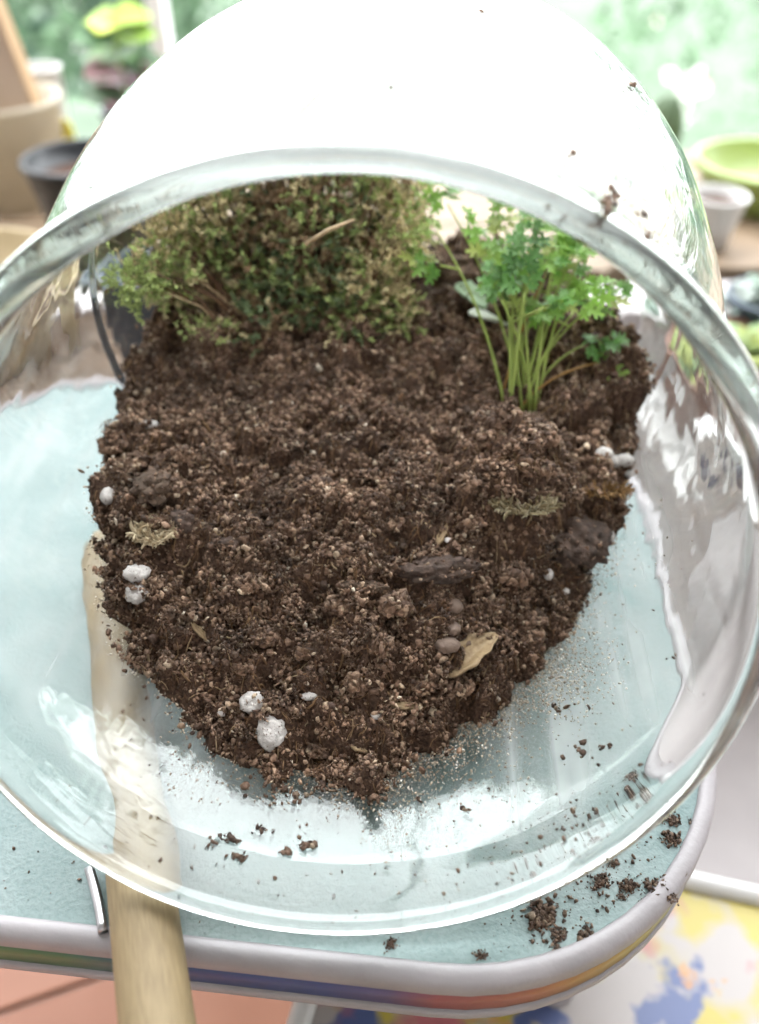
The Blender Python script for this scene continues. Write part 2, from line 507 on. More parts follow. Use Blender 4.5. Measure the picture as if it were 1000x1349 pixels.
# terracotta floor tiles in view, each a piece of the floor
tile_me = None
for i in range(-4, 4):
    for j in range(-2, 4):
        if tile_me is None:
            t = box('tile', (0, 0, 0), (.197, .197, .006), M['floor_tile'], fl, .0015); tile_me = t.data
        else:
            t = link('tile', tile_me, None, fl)
        c, s = math.cos(.35), math.sin(.35)
        x, y = -.05 + i * .2, .05 + j * .2
        t.location = (x * c - y * s, x * s + y * c, FLOOR - .002); t.rotation_euler = (0, 0, .35)
struct(box('window_step', (.118, .12, FLOOR), (1.3, 1.05, FLOOR + .012), M['pale_tile'], None, .006))
struct(box('window_ledge', (-1.6, .95, FLOOR), (1.6, 1.10, -.24), M['pale_tile'], None, .006))
struct(mobj('ground', [(-120, 3, -9), (120, 3, -9), (120, 200, -9), (-120, 200, -9)], [(0, 1, 2, 3)], M['earth'], None, False))

# ------------------------------------------------------------------ stool with turquoise vinyl top
ST_O = Vector((.098, .0785, 0)); ST_A = math.radians(-6)
EX = Vector((math.cos(ST_A), math.sin(ST_A), 0)); EY = Vector((-math.sin(ST_A), math.cos(ST_A), 0))
ST_W, ST_D, ST_R = .35, .275, .085
def stool_loop(W, D, Rr, O, ex, ey, inset=0.0, n=14):
    """outer boundary as points, counter-clockwise; O is the front right corner"""
    pts = []
    cs = [(-Rr, Rr, -90), (-Rr, D - Rr, 0), (-W + Rr, D - Rr, 90), (-W + Rr, Rr, 180)]
    rr = Rr - inset
    for cx, cyy, a0 in cs:
        for k in range(n + 1):
            a = math.radians(a0 + 90 * k / n)
            pts.append(O + ex * (cx + rr * math.cos(a)) + ey * (cyy + rr * math.sin(a)))
    return pts
def sweep_loop(name, prof, mat, parent, args, closed_prof=True):
    loops = []
    for d, z in prof:
        loops.append([p + Vector((0, 0, z)) for p in stool_loop(*args, inset=d)])
    n = len(loops[0]); V = [p for L in loops for p in L]; Fc = []
    m = len(loops)
    for i in range(m if closed_prof else m - 1):
        j = (i + 1) % m
        for k in range(n):
            k2 = (k + 1) % n
            Fc.append((i * n + k, i * n + k2, j * n + k2, j * n + k))
    return mobj(name, V, Fc, mat, parent)
stool = tag(empty('stool', (0, 0, 0)), 'small stool with pale turquoise vinyl top and rainbow striped edge under the glass bowl', 'stool')
A = (ST_W, ST_D, ST_R, ST_O, EX, EY)
loop = stool_loop(*A, inset=.0053)
V = [p + Vector((0, 0, 0)) for p in loop] + [p + Vector((0, 0, -.012)) for p in loop]
n = len(loop)
Fc = [tuple(range(n)), tuple(range(2 * n - 1, n - 1, -1))] + [(k, n + k, n + (k + 1) % n, (k + 1) % n) for k in range(n)]
mobj('seat_top', V, Fc, M['vinyl'], stool, False)
prof = [(.0055, -.011), (.0055, .0003), (.0050, .0010), (.0042, .0015), (.0028, .0015), (.0014, .0010), (.0003, -.0004), (0, -.002), (0, -.0058), (.0015, -.0062), (.0015, -.011)]
sweep_loop('seat_rim', prof, M['rim_plastic'], stool, A)
sweep_loop('edge_stripe', [(.0007, -.0064), (.0007, -.0166), (.004, -.0166), (.004, -.0064)], M['stripe'], stool, A)
sweep_loop('lower_rim', [(.0002, -.0168), (.0002, -.0215), (.002, -.0228), (.02, -.0228), (.02, -.0168)], M['rim_plastic'], stool, A)
for sx in (-1, 1):
    for sy in (0, 1):
        p0 = ST_O + EX * (-ST_W / 2 + sx * .13) + EY * (.05 + sy * .17) + Vector((0, 0, -.0225))
        p1 = p0 + EX * (sx * .02) + EY * (.02 if sy else -.005); p1.z = FLOOR + .004
        V, Fc = tube_geo([p0, p0.lerp(p1, .5), p1], .009, 12)
        mobj('leg', V, Fc, M['rim_plastic'], stool)

# second, lower stool with printed floral seat
O2 = onz(1000, 1200, -.11) + Vector((.10, -.2, 0)); A2a = math.radians(-14)
ex2 = Vector((math.cos(A2a), math.sin(A2a), 0)); ey2 = Vector((-math.sin(A2a), math.cos(A2a), 0))
s2 = tag(empty('stool', (0, 0, 0)), 'lower stool with yellow, blue and pink floral printed seat and white rim', 'stool')
ZF = -.11
FR = onz(385, 1325, ZF); BK = onz(965, 1160, ZF)
W2, D2, R2 = .30, .27, .06
# place so that its left side passes FR and its far side passes BK
def loc2(p): d = p - Vector((0, 0, ZF)); return d.dot(ex2), d.dot(ey2)
xl, _ = loc2(FR); _, yb = loc2(BK)
O2 = ex2 * (xl + W2) + ey2 * (yb - D2)
A2 = (W2, D2, R2, O2, ex2, ey2)
loop = stool_loop(*A2, inset=.008)
n = len(loop)
V = [p + Vector((0, 0, ZF)) for p in loop] + [p + Vector((0, 0, ZF - .01)) for p in loop]
Fc = [tuple(range(n)), tuple(range(2 * n - 1, n - 1, -1))] + [(k, n + k, n + (k + 1) % n, (k + 1) % n) for k in range(n)]
mobj('seat_top', V, Fc, M['floral'], s2, False)
sweep_loop('seat_rim', [(.009, ZF - .011), (.0085, ZF + .003), (.006, ZF + .0055), (.003, ZF + .005), (0, ZF + .001), (0, ZF - .014), (.003, ZF - .016)], M['white_cup'], s2, A2)
for sx in (-1, 1):
    for sy in (0, 1):
        p0 = O2 + ex2 * (-W2 / 2 + sx * .11) + ey2 * (.04 + sy * .19) + Vector((0, 0, ZF - .0165))
        p1 = p0 + ex2 * (sx * .015); p1.z = FLOOR + .004
        V, Fc = tube_geo([p0, p0.lerp(p1, .5), p1], .008, 10)
        mobj('leg', V, Fc, M['white_cup'], s2)

# ------------------------------------------------------------------ glass bowl (slanted mouth, lying globe)
R = .100
S = Vector((.0035, .2525, .0965))
RM = .0912
MC = Vector((-.0080, .1389, .0938))
TILT = math.radians(27.7)
SN = 150   # sections
SP = 176   # around
def section(t):
    """t 0..1 : back pole .. rim ; returns centre, radius, in-plane up vector"""
    TB = .58
    if t <= TB:
        th = math.radians(86) * (t / TB)
        return S + Vector((0, R * math.cos(th), 0)), max(R * math.sin(th), 1e-5), 0.0
    u = (t - TB) / (1 - TB)
    c0 = S + Vector((0, R * math.cos(math.radians(86)), 0)); r0 = R * math.sin(math.radians(86))
    # Hermite for radius so the belly leaves the globe smoothly and flares a touch at the lip
    h00 = 2 * u**3 - 3 * u**2 + 1; h10 = u**3 - 2 * u**2 + u; h01 = -2 * u**3 + 3 * u**2; h11 = u**3 - u**2
    r = h00 * r0 + h10 * .010 + h01 * RM + h11 * .004
    c = c0.lerp(MC, u)
    c.z = h00 * c0.z + h01 * MC.z
    return c, r, TILT * u * u * (3 - 2 * u)
def bowl_pt(t, ph):
    c, r, ti = section(t)
    up = Vector((0, math.sin(ti), math.cos(ti)))
    wx = 1 + .085 * max(0, (t - .58) / .42) ** 1.5
    return c + Vector((1, 0, 0)) * (r * wx * math.sin(ph)) + up * (r * math.cos(ph))
def bowl_nrm(t, ph):
    e = 1e-3
    if t < .004:
        return Vector((0, 1, 0))
    a = bowl_pt(min(t + e, 1.0), ph) - bowl_pt(max(t - e, 0), ph)
    b = bowl_pt(t, ph + e) - bowl_pt(t, ph - e)
    n = a.cross(b).normalized()
    c, _, _ = section(t)
    if n.dot(bowl_pt(t, ph) - (S if t < .5 else c)) < 0: n = -n
    return n
ZB = .0012
def flat(p, zmin, k=.006):
    """settle the underside on a flat foot"""
    if p.z < zmin + k:
        d = (p.z - zmin)
        p = p.copy(); p.z = zmin + (k * .5 * math.exp((d - k) / (k * .55)) if d < k else d)
        p.z = max(p.z, zmin)
    return p
def soft(p, zmin):
    z = p.z - zmin; k = .004
    return Vector((p.x, p.y, zmin + .5 * (z + math.sqrt(z * z + k * k)) if z < .03 else p.z - 0))
def ripple(p, seed, t=0, ph=0):
    st = noise.noise((math.cos(ph) * 9, math.sin(ph) * 9, t * 4 + seed)) * .6 + noise.noise((math.cos(ph) * 22, math.sin(ph) * 22, t * 7 + seed)) * .3
    return .00016 * fbm(p.x, p.y, p.z * 30 + seed, 34, 2) + .00034 * st * min(1, max(0, (t - .35) / .3)) * min(1, max(0, (1 - t) / .22))
def build_bowl():
    rows_o = []; rows_i = []
    for i in range(1, SN + 1):
        t = i / SN
        ro = []; ri = []
        # wall thickness: thicker at the foot of the globe, bead at the lip
        for k in range(SP):
            ph = 2 * math.pi * k / SP
            p = bowl_pt(t, ph); nn = bowl_nrm(t, ph)
            th = .0030
            e = max(0, (t - .94) / .06)
            bead = .0055 * e * e * (3 - 2 * e)
            po = p + nn * (bead * .55 + ripple(p, 0, t, ph)); pi = p - nn * (th + bead * .45 + ripple(p, 9, t, ph))
            ro.append(soft(po, ZB)); ri.append(soft(pi, ZB + .0032))
        rows_o.append(ro); rows_i.append(ri)
    # rounded lip: arc between last outer and last inner points, pushed out along the axis
    lip = []
    nl = 7
    ax = Vector((0, -math.cos(TILT), math.sin(TILT)))
    for j in range(1, nl):
        a = math.pi * j / nl
        row = []
        for k in range(SP):
            po, pi = rows_o[-1][k], rows_i[-1][k]
            mid = (po + pi) / 2; h = (po - pi) / 2
            row.append(mid + h * math.cos(a) + ax * (h.length * math.sin(a)))
        lip.append(row)
    rows = rows_o + lip + rows_i[::-1]
    V = [bowl_pt(0, 0)] ; Fc = []
    for r_ in rows: V += r_
    V.append(bowl_pt(0, 0) - Vector((0, .003, 0)))
    nr = len(rows)
    for k in range(SP): Fc.append((0, 1 + k, 1 + (k + 1) % SP))
    for i in range(nr - 1):
        a = 1 + i * SP; b = a + SP
        for k in range(SP):
            k2 = (k + 1) % SP
            Fc.append((a + k, b + k, b + k2, a + k2))
    last = 1 + (nr - 1) * SP; e = len(V) - 1
    for k in range(SP): Fc.append((last + (k + 1) % SP, last + k, e))
    # painted sky reflection amount on outer upper dome only
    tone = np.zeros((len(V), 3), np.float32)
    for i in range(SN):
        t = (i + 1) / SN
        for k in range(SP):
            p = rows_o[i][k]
            tone[1 + i * SP + k] = painted_gleam(t, p)
            tone[1 + (2 * SN + nl - 1 - 1 - i) * SP + k] = smear_and_sheen(t, 2 * math.pi * k / SP)
    me = bpy.data.meshes.new('glass_bowl'); me.from_pydata([tuple(v) for v in V], [], Fc)
    me.polygons.foreach_set('use_smooth', [True] * len(me.polygons)); me.update()
    bm = bmesh.new(); bm.from_mesh(me); bmesh.ops.recalc_face_normals(bm, faces=bm.faces); bm.to_mesh(me); bm.free()
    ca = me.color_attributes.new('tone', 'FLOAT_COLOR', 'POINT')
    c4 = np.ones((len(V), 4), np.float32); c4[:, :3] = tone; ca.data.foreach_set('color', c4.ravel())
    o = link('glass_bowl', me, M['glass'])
    # inner wall as a BVH (single sheet)
    Vi = [p for r_ in rows_i for p in r_]
    Fi = []
    for i in range(SN - 1):
        for k in range(SP):
            k2 = (k + 1) % SP
            Fi.append((i * SP + k, i * SP + k2, (i + 1) * SP + k2, (i + 1) * SP + k))
    return o, BVHTree.FromPolygons(Vi, Fi)
def painted_gleam(t, p):  # white film painted in for the bright sky reflected by the dome
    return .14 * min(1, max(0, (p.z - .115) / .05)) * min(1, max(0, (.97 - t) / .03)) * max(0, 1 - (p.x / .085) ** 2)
def smear_and_sheen(t, ph):
    # dusty wipe marks drawn out towards the mouth; left streaks paint grey reflections
    st = noise.noise((math.cos(ph) * 34, math.sin(ph) * 34, t * 2)) + .6 * noise.noise((math.cos(ph) * 80, math.sin(ph) * 80, t * 9 + 4))
    low = max(0, -math.cos(ph) + .35) / 1.35
    e = min(1, max(0, (t - .55) / .12)) * min(1, max(0, (.985 - t) / .04))
    wgt = (.9 if math.sin(ph) > .15 else .8) * low ** .5
    if abs(math.sin(ph)) < .4: wgt *= .35
    return e * wgt * max(0, .24 + .36 * st)
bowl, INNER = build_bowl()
tag(bowl, 'large clear glass globe bowl with slanted open mouth holding soil and plants', 'bowl')

# ------------------------------------------------------------------ soil inside the bowl
GX0, GX1, GY0, GY1, GS = -.105, .105, .10, .352, .00062
def heap(x, y):
    f = 1.0
    t = (y - .127 - .50 * max(0, x + .002)) / (.215 - .133)
    t = max(-.4, t)
    if t < 1: z = .006 + (.056) * (t if t < 0 else (t * (1.35 - .35 * t)))
    else: z = .062 + .024 * min((y - .215) / .1, 1)
    # raised root ball under the seedling, slight dip in the middle
    z += .017 * math.exp(-((((x - .047) / .020) ** 2 + ((y - .217) / .017) ** 2) ** 2.2))
    z += .007 * math.exp(-(((x + .035) / .04) ** 2 + ((y - .285) / .03) ** 2))
    z += .0050 * fbm(x, y, 3.0, 38, 3) + .0046 * fbm(x, y, 5.0, 75, 2) + .0050 * fbm(x, y, 7.0, 130, 4) + .0016 * fbm(x, y, 1.0, 430, 3)
    return z
nx = int((GX1 - GX0) / GS) + 1; ny = int((GY1 - GY0) / GS) + 1
Z = np.full((nx, ny), np.nan); ZBt = np.full((nx, ny), np.nan)
for i in range(nx):
    x = GX0 + i * GS
    for j in range(ny):
        y = GY0 + j * GS
        h = INNER.ray_cast(Vector((x, y, .096)), Vector((0, 0, -1)))
        if h[0] is None: continue
        zb = h[0].z
        if zb > .09: continue
        ZBt[i, j] = zb + .0006
        g_ = heap(x, y) - (zb + .0006)
        Z[i, j] = zb + .0006 + (g_ * min(1, .15 + g_ / .009) if g_ > 0 else g_)
INS = (Z > ZBt + .0002) & ~np.isnan(ZBt)
idx = -np.ones((nx, ny), int); V = []; Fc = []
ok = np.zeros((nx - 1, ny - 1), bool)
for i in range(nx - 1):
    for j in range(ny - 1):
        if INS[i, j] and INS[i + 1, j] and INS[i, j + 1] and INS[i + 1, j + 1]: ok[i, j] = True
used = np.zeros((nx, ny), bool)
used[:-1, :-1] |= ok; used[1:, :-1] |= ok; used[:-1, 1:] |= ok; used[1:, 1:] |= ok
ii, jj = np.nonzero(used)
idx[ii, jj] = np.arange(len(ii)); nt_ = len(ii)
top = np.stack([GX0 + ii * GS, GY0 + jj * GS, Z[ii, jj]], 1)
bot = top.copy(); bot[:, 2] = ZBt[ii, jj]
ci, cj = np.nonzero(ok)
q = np.stack([idx[ci, cj], idx[ci + 1, cj], idx[ci + 1, cj + 1], idx[ci, cj + 1]], 1)
Ft = q; Fb = q[:, ::-1] + nt_
side = []
okp = np.pad(ok, 1)
for i, j in zip(ci, cj):
    a, b, c, d = idx[i, j], idx[i + 1, j], idx[i + 1, j + 1], idx[i, j + 1]
    if not okp[i + 1, j]: side.append((b, a, a + nt_, b + nt_))
    if not okp[i + 1, j + 2]: side.append((d, c, c + nt_, d + nt_))
    if not okp[i, j + 1]: side.append((a, d, d + nt_, a + nt_))
    if not okp[i + 2, j + 1]: side.append((c, b, b + nt_, c + nt_))
soil = npmesh('potting_soil', np.concatenate([top, bot]), np.concatenate([Ft, Fb, np.array(side)]), M['soil'], None, True)
tag(soil, 'dark brown crumbly potting soil heaped inside the glass bowl', 'soil', kind='stuff')
SOIL = BVHTree.FromPolygons([Vector(v) for v in top], [tuple(f) for f in Ft])
def sz(x, y):
    h = SOIL.ray_cast(Vector((x, y, .2)), Vector((0, 0, -1)))
    return h[0].z if h[0] is not None else None
def hit(px, py):
    """where the sight line through that spot meets the soil, else the bowl's inner wall"""
    d = ray(px, py).normalized()
    h = SOIL.ray_cast(CAM, d)
    if h[0] is not None: return h[0], h[1] if h[1].z > 0 else -h[1], True
    p0 = CAM + d * .12
    h = INNER.ray_cast(p0, d)
    if h[0] is None: h = INNER.ray_cast(CAM + d * .05, d)
    if h[0] is None: return CAM + d * .2, Vector((0, 0, 1)), True
    nrm = h[1]
    if nrm.dot(d) > 0: nrm = -nrm
    return h[0], nrm, False

def on_soil(n, dens=None):
    k = RNG.integers(0, len(ci), size=int(n))
    P = np.stack([GX0 + (ci[k] + RNG.uniform(0, 1, len(k))) * GS, GY0 + (cj[k] + RNG.uniform(0, 1, len(k))) * GS,
                  Z[ci[k], cj[k]]], 1)
    zb = ZBt[ci[k], cj[k]]
    return P, zb
# crumbs: fine, medium, and clustered aggregates
Vs = []; Fs = []; off = 0
def push(V, Fc):
    global off
    Vs.append(V); Fs.append(Fc + off); off += len(V)
P, zb = on_soil(34000); s = RNG.uniform(.0002, .00065, len(P)); P[:, 2] += s * .4; push(*grains(P, s, ICO1, .6, (.12, 1.7)))
P, zb = on_soil(5200); s = RNG.uniform(.0005, .0012, len(P)) ** 1.0; P[:, 2] += s * .35; push(*grains(P, s))
C, zb = on_soil(1700)
cr = .0012 + .0034 * RNG.uniform(0, 1, len(C)) ** 2; C[:, 2] += cr * RNG.uniform(.05, .6, len(C))
k = 44
d = RNG.normal(size=(len(C), k, 3)); d /= np.linalg.norm(d, axis=2)[..., None]
P = (C[:, None, :] + d * (cr[:, None, None] * RNG.uniform(.3, 1, (len(C), k, 1)) * np.array([1, 1, .75]))).reshape(-1, 3)
s = (np.repeat(cr, k) * RNG.uniform(.07, .22, len(P)))
push(*grains(P, s))
# loose crumbs spilling past the toe of the heap on the glass
P = []; s = []
for _ in range(16000):
    i = random.randrange(nx); j = random.randrange(ny)
    if np.isnan(ZBt[i, j]) or INS[i, j]: continue
    gap = ZBt[i, j] - Z[i, j]
    if gap > .008 or random.random() > math.exp(-gap / .0016): continue
    r_ = random.uniform(.00025, .0010)
    P.append((GX0 + i * GS, GY0 + j * GS, ZBt[i, j] + r_ * .4)); s.append(r_)
push(*grains(np.array(P), np.array(s), ICO1, .35))
Vc = np.concatenate(Vs)
crumbs = npmesh('soil_crumbs', Vc, np.concatenate(Fs), M['crumb'], soil)
tag(crumbs, kind='stuff')

# thin root fibres and bark shreds lying over the soil
def fibres(n, L0, L1, r0, r1, name, parent):
    Vf = []; Ff = []; o_ = 0
    P, zb = on_soil(n)
    for p in P:
        a = random.uniform(0, 2 * math.pi); L = random.uniform(L0, L1); r_ = random.uniform(r0, r1)
        m_ = 5; pts = []
        cur = Vector(p) + Vector((0, 0, r_)); cv = random.uniform(-1.2, 1.2); lift = random.uniform(0, .9)
        for k in range(m_):
            pts.append(cur.copy())
            a += cv / m_ + random.uniform(-.35, .35)
            cur = cur + Vector((math.cos(a), math.sin(a), 0)) * (L / m_)
            z_ = sz(cur.x, cur.y)
            if z_ is None: break
            cur.z = max(z_ + r_ * .8, cur.z * .4 + z_ * .6) + lift * r_ * random.uniform(-1, 2.5)
        if len(pts) < 3: continue
        rr = [r_ * (.5 if k in (0, len(pts) - 1) else 1) for k in range(len(pts))]
        V, Fc = tube_geo(pts, rr, 4, False, False)
        Vf += V; Ff += [tuple(q_ + o_ for q_ in f) for f in Fc]; o_ += len(V)
    return tag(npmesh(name, np.array([v[:] for v in Vf]), np.array(Ff), M['fibre'], parent, True), kind='stuff')
fibres(5200, .0015, .007, .00008, .00020, 'root_fibres', soil)
fibres(2600, .0008, .0028, .00016, .00034, 'peat_fibres', soil)
fibres(280, .002, .007, .0002, .0005, 'bark_shreds', soil)

# ------------------------------------------------------------------ things lying in the soil
FWD = Vector((0, math.cos(PITCH), -math.sin(PITCH)))
def mm(p, px): return px * (p - CAM).dot(FWD) / FPX      # photo pixels -> metres at that depth
def lump(name, px, py, w, h, mat, label, cat, group=None, sub=ICO3, amp=.25, fr=2.2, rz=0.0, sink=.40, deep=.8, parent=None):
    if name == 'bark_chunk': sub = ICO4; fr = 3.0
    p, nrm, _ = hit(px, py)
    a, b = mm(p, w) / 2, mm(p, h) / 2
    bv, bf = sub
    sd = random.uniform(0, 99)
    V = []
    c, s_ = math.cos(rz), math.sin(rz)
    for v in bv:
        q_ = Vector(v)
        k = 1 + amp * (fbm(q_.x + sd, q_.y - sd, q_.z * fr, fr * .6, 3) + .6 * fbm(q_.x - sd, q_.y + sd, q_.z * 5, 4.0, 2))
        q_ = Vector((q_.x * a, q_.y * b * 1.15, q_.z * b * deep)) * k
        V.append(Vector((q_.x * c - q_.y * s_, q_.x * s_ + q_.y * c, q_.z)))
    o = mobj(name, V, [tuple(f) for f in bf], mat, parent, name != 'soil_clod')
    o.location = p + Vector((0, 0, b * deep * (1 - 2 * sink)))
    if name == 'bark_chunk':
        idx_ = RNG.integers(0, len(V), 120)
        Pb = np.array([V[k][:] for k in idx_]); sb = RNG.uniform(.0002, .0007, len(Pb))
        tag(npmesh('stuck_soil', *grains(Pb, sb), M['crumb'], o), kind='stuff')
    return tag(o, label, cat, group)

PL = 'perlite pebbles scattered over the soil'
lump('perlite_pebble', 333, 931, 32, 28, M['perlite'], 'round white perlite pebble beside the largest one at the toe of the soil', 'pebble', PL, sink=.12)
lump('perlite_pebble', 357, 969, 38, 46, M['perlite'], 'largest white perlite pebble flecked with soil at the toe of the soil heap', 'pebble', PL, rz=.3, sink=.2)
lump('perlite_pebble', 183, 786, 30, 30, M['perlite'], 'lower of two touching white pebbles at the soil edge by the handle', 'pebble', PL, sink=.15)
lump('perlite_pebble', 181, 760, 34, 24, M['perlite'], 'upper of two touching white pebbles at the soil edge by the handle', 'pebble', PL, sink=.15)
for px, py, w, h in [(795, 598, 26, 18), (806, 609, 30, 18), (823, 607, 24, 18)]:
    lump('perlite_pebble', px, py, w, h, M['perlite'], 'smooth white pebble of the trio in the soil below the seedling', 'pebble', PL, amp=.12)
for px, py, w, h, lb in [(408, 917, 20, 14, 'small perlite bit up the slope from the two large white pebbles'), (394, 936, 12, 12, 'tiny perlite bit just below another at the front slope of the soil'),
                         (197, 560, 26, 13, 'flat white perlite bit on the soil well above the brown bark chip'), (142, 655, 18, 26, 'upright white perlite bit against the glass beside the brown bark chip'),
                         (803, 708, 14, 18, 'small perlite bit beside the big dark bark lump at the glass wall'), (722, 757, 15, 16, 'small perlite bit just below the big dark bark lump'),
                         (495, 943, 14, 10, 'tiny perlite bit beside the curled leaf shred on the front slope'), (590, 712, 9, 8, 'tiny perlite bit above the long dark bark chip'),
                         (292, 940, 12, 10, 'tiny perlite bit at the soil edge beside the round white pebble'), (832, 625, 20, 10, 'thin white perlite bit at the soil edge under the pebble trio'),
                         (745, 779, 12, 9, 'tiny perlite bit at the soil edge below the big bark lump')]:
    lump('perlite_pebble', px, py, w, h, M['perlite'], lb, 'pebble', 'small perlite bits in the soil', sub=ICO2)
lump('bark_chunk', 578, 752, 98, 34, M['bark'], 'long flat dark bark chip lying across the middle of the soil', 'bark', amp=.35, rz=.12)
lump('bark_chunk', 756, 728, 86, 62, M['bark'], 'big dark rough bark lump at the soil edge near the right glass wall', 'bark', amp=.4, rz=.3, sink=.15)
lump('bark_chunk', 203, 645, 52, 44, M['bark_brown'], 'flat brown bark chip above the dry moss tuft by the handle', 'bark', amp=.4, rz=-.5)
lump('bark_chunk', 241, 690, 42, 34, M['bark'], 'small dark grey bark chip beside the dry moss tuft', 'bark', amp=.35, rz=-.4)
lump('bark_chunk', 300, 716, 44, 18, M['bark'], 'thin dark bark sliver in the soil right of the dry moss tuft', 'bark', amp=.3, rz=.1)
lump('bark_chunk', 478, 773, 60, 16, M['bark_brown'], 'thin brown bark strip left of the long dark bark chip', 'bark', amp=.3, rz=-.1)
for px, py, w, h, lb in [(596, 829, 22, 18, 'small brown pebble between the large one and the topmost above the dry husk'), (590, 851, 34, 22, 'largest smooth brown pebble in the soil beside the dry husk'),
                         (612, 846, 22, 18, 'small brown pebble touching the dry husk'), (598, 800, 24, 20, 'topmost brown pebble above the others near the dry husk')]:
    lump('pebble', px, py, w, h, M['pebble'], lb, 'pebble', 'brown pebbles by the husk', amp=.12)
for px, py, w, h in [(690, 590, 40, 26), (640, 575, 36, 24), (720, 620, 34, 26), (450, 800, 46, 30), (420, 640, 40, 24), (300, 590, 44, 26), (520, 690, 36, 22), (330, 770, 40, 26), (700, 820, 44, 26), (560, 900, 40, 22), (400, 860, 36, 24), (230, 545, 44, 26), (150, 590, 40, 30), (480, 560, 36, 18), (790, 560, 36, 22), (680, 760, 50, 40), (520, 800, 56, 40), (450, 730, 40, 26), (620, 640, 44, 34), (660, 560, 50, 34), (720, 575, 46, 32), (690, 615, 56, 44), (270, 870, 44, 32), (350, 840, 40, 30), (470, 900, 46, 34), (600, 905, 44, 30), (180, 610, 40, 30), (240, 600, 36, 26), (380, 700, 36, 24), (420, 990, 40, 26), (320, 880, 36, 26), (500, 850, 50, 34), (650, 800, 40, 30)]:
    p, nrm, so = hit(px, py)
    if not so: continue
    W = mm(p, w) / 2
    C_ = RNG.normal(size=(150, 3)); C_ /= np.linalg.norm(C_, axis=1)[:, None]
    C_ *= (RNG.uniform(0, 1, 150) ** .4)[:, None] * np.array([1, .75, .6]) * W * RNG.uniform(.7, 1.15, 3)
    V, Fc = grains(C_, RNG.uniform(.10, .24, 150) * W)
    o = npmesh('soil_clod', V, Fc, M['crumb'], soil); o.location = p + Vector((0, 0, W * .15))

def curl_tuft(name, px, py, w, h, n, cols, label, cat, flatten=.6):
    p, nrm, _ = hit(px, py)
    W = mm(p, w) / 2; H = mm(p, h) / 2
    Vt = []; Ft_ = []; ct = []; o_ = 0
    for _ in range(n):
        a = random.uniform(0, 2 * math.pi); rr = math.sqrt(random.random())
        base = Vector((math.cos(a) * W * rr * .75, math.sin(a) * H * rr * .75, 0))
        d = Vector((math.cos(a) * .8 + random.uniform(-.6, .6), math.sin(a) * .8 + random.uniform(-.6, .6), random.uniform(.2, 1.3))).normalized()
        L = random.uniform(.25, .6) * (W + H) / 2
        ax = Vector((random.uniform(-1, 1), random.uniform(-1, 1), random.uniform(-1, 1))).normalized()
        pts = []; cur = base.copy()
        for k in range(7):
            pts.append(cur.copy()); cur = cur + d * (L / 6)
            d = (Matrix.Rotation(random.uniform(.1, .5), 3, ax) @ d)
        r_ = random.uniform(.00022, .00050)
        V, Fc = tube_geo(pts, [r_ * q_ for q_ in (.8, 1, 1.1, 1, .9, .7, .3)], 5)
        Fc = [f for f in Fc if len(f) == 4]
        Vt += V; Ft_ += [tuple(q_ + o_ for q_ in f) for f in Fc]; o_ += len(V)
        c = random.choice(cols); g = random.uniform(.75, 1.2)
        ct += [tuple(x * g for x in c)] * len(V)
    o = npmesh(name, np.array([v[:] for v in Vt]), np.array(Ft_), M['drymoss'], None, True, np.array(ct))
    o.location = p
    return tag(o, label, cat)
curl_tuft('dry_moss_tuft', 203, 702, 66, 58, 300, [(.52, .42, .28), (.62, .52, .36), (.42, .32, .20)], 'curly straw coloured dry moss tuft on the soil near the wooden handle', 'dry moss')
curl_tuft('dry_moss_tuft', 690, 668, 104, 40, 240, [(.34, .28, .17), (.26, .20, .11), (.42, .36, .24)], 'wispy grey tan dry moss strand lying below the seedling root ball', 'dry moss')
curl_tuft('root_tuft', 688, 606, 60, 60, 120, [(.10, .055, .03), (.16, .09, .05), (.24, .16, .09)], 'tangle of fine brown roots hanging from the seedling root ball', 'roots')
curl_tuft('dry_moss_tuft', 800, 648, 80, 26, 110, [(.24, .13, .05), (.30, .18, .08)], 'rust brown fibre tuft in the soil near the white pebble trio', 'dry moss')

# dry husk: folded pointed leaf scrap
def husk(name, p0, p1, width, mat, label, cat, lift=.004, fold=.5, th=.0005, group=None):
    a, _, _ = hit(*p0); b, _, _ = hit(*p1)
    ax = (b - a); L = ax.length; ax.normalize()
    sd = ax.cross(Vector((0, 0, 1))).normalized(); up = sd.cross(ax)
    if up.z < 0: up = -up
    nl, nw = 16, 8
    V = []
    for side_ in (0, 1):
        for i in range(nl + 1):
            u = i / nl
            w = width * (.12 + .95 * math.sin(math.pi * min(1, u * .93 + .06)) ** .8) / 2 * (1 + .12 * math.sin(u * 21))
            for k in range(nw + 1):
                x = (k / nw * 2 - 1)
                z = lift * (.45 + .9 * u) * 1 + fold * w * abs(x) ** 1.4 * (.5 + .5 * math.sin(u * 3)) + .0004 * math.sin(x * 9 + u * 7)
                V.append(a + ax * (L * u) + sd * (w * x) + up * (z - side_ * th))
    Fc = []; st = (nl + 1) * (nw + 1)
    for i in range(nl):
        for k in range(nw):
            q0 = i * (nw + 1) + k
            Fc.append((q0, q0 + 1, q0 + nw + 2, q0 + nw + 1)); Fc.append((st + q0, st + q0 + nw + 1, st + q0 + nw + 2, st + q0 + 1))
    ring = [i * (nw + 1) for i in range(nl + 1)] + [nl * (nw + 1) + k for k in range(1, nw + 1)] + [i * (nw + 1) + nw for i in range(nl - 1, -1, -1)] + list(range(nw - 1, 0, -1))
    for q0, q1 in zip(ring, ring[1:] + ring[:1]): Fc.append((q0, q1, st + q1, st + q0))
    return tag(mobj(name, V, Fc, mat), label, cat, group)
husk('dry_husk', (590, 893), (654, 846), .0085, M['husk'], 'tan dry folded husk sticking out of the soil edge beside brown pebbles', 'dry leaf', .003, .6)
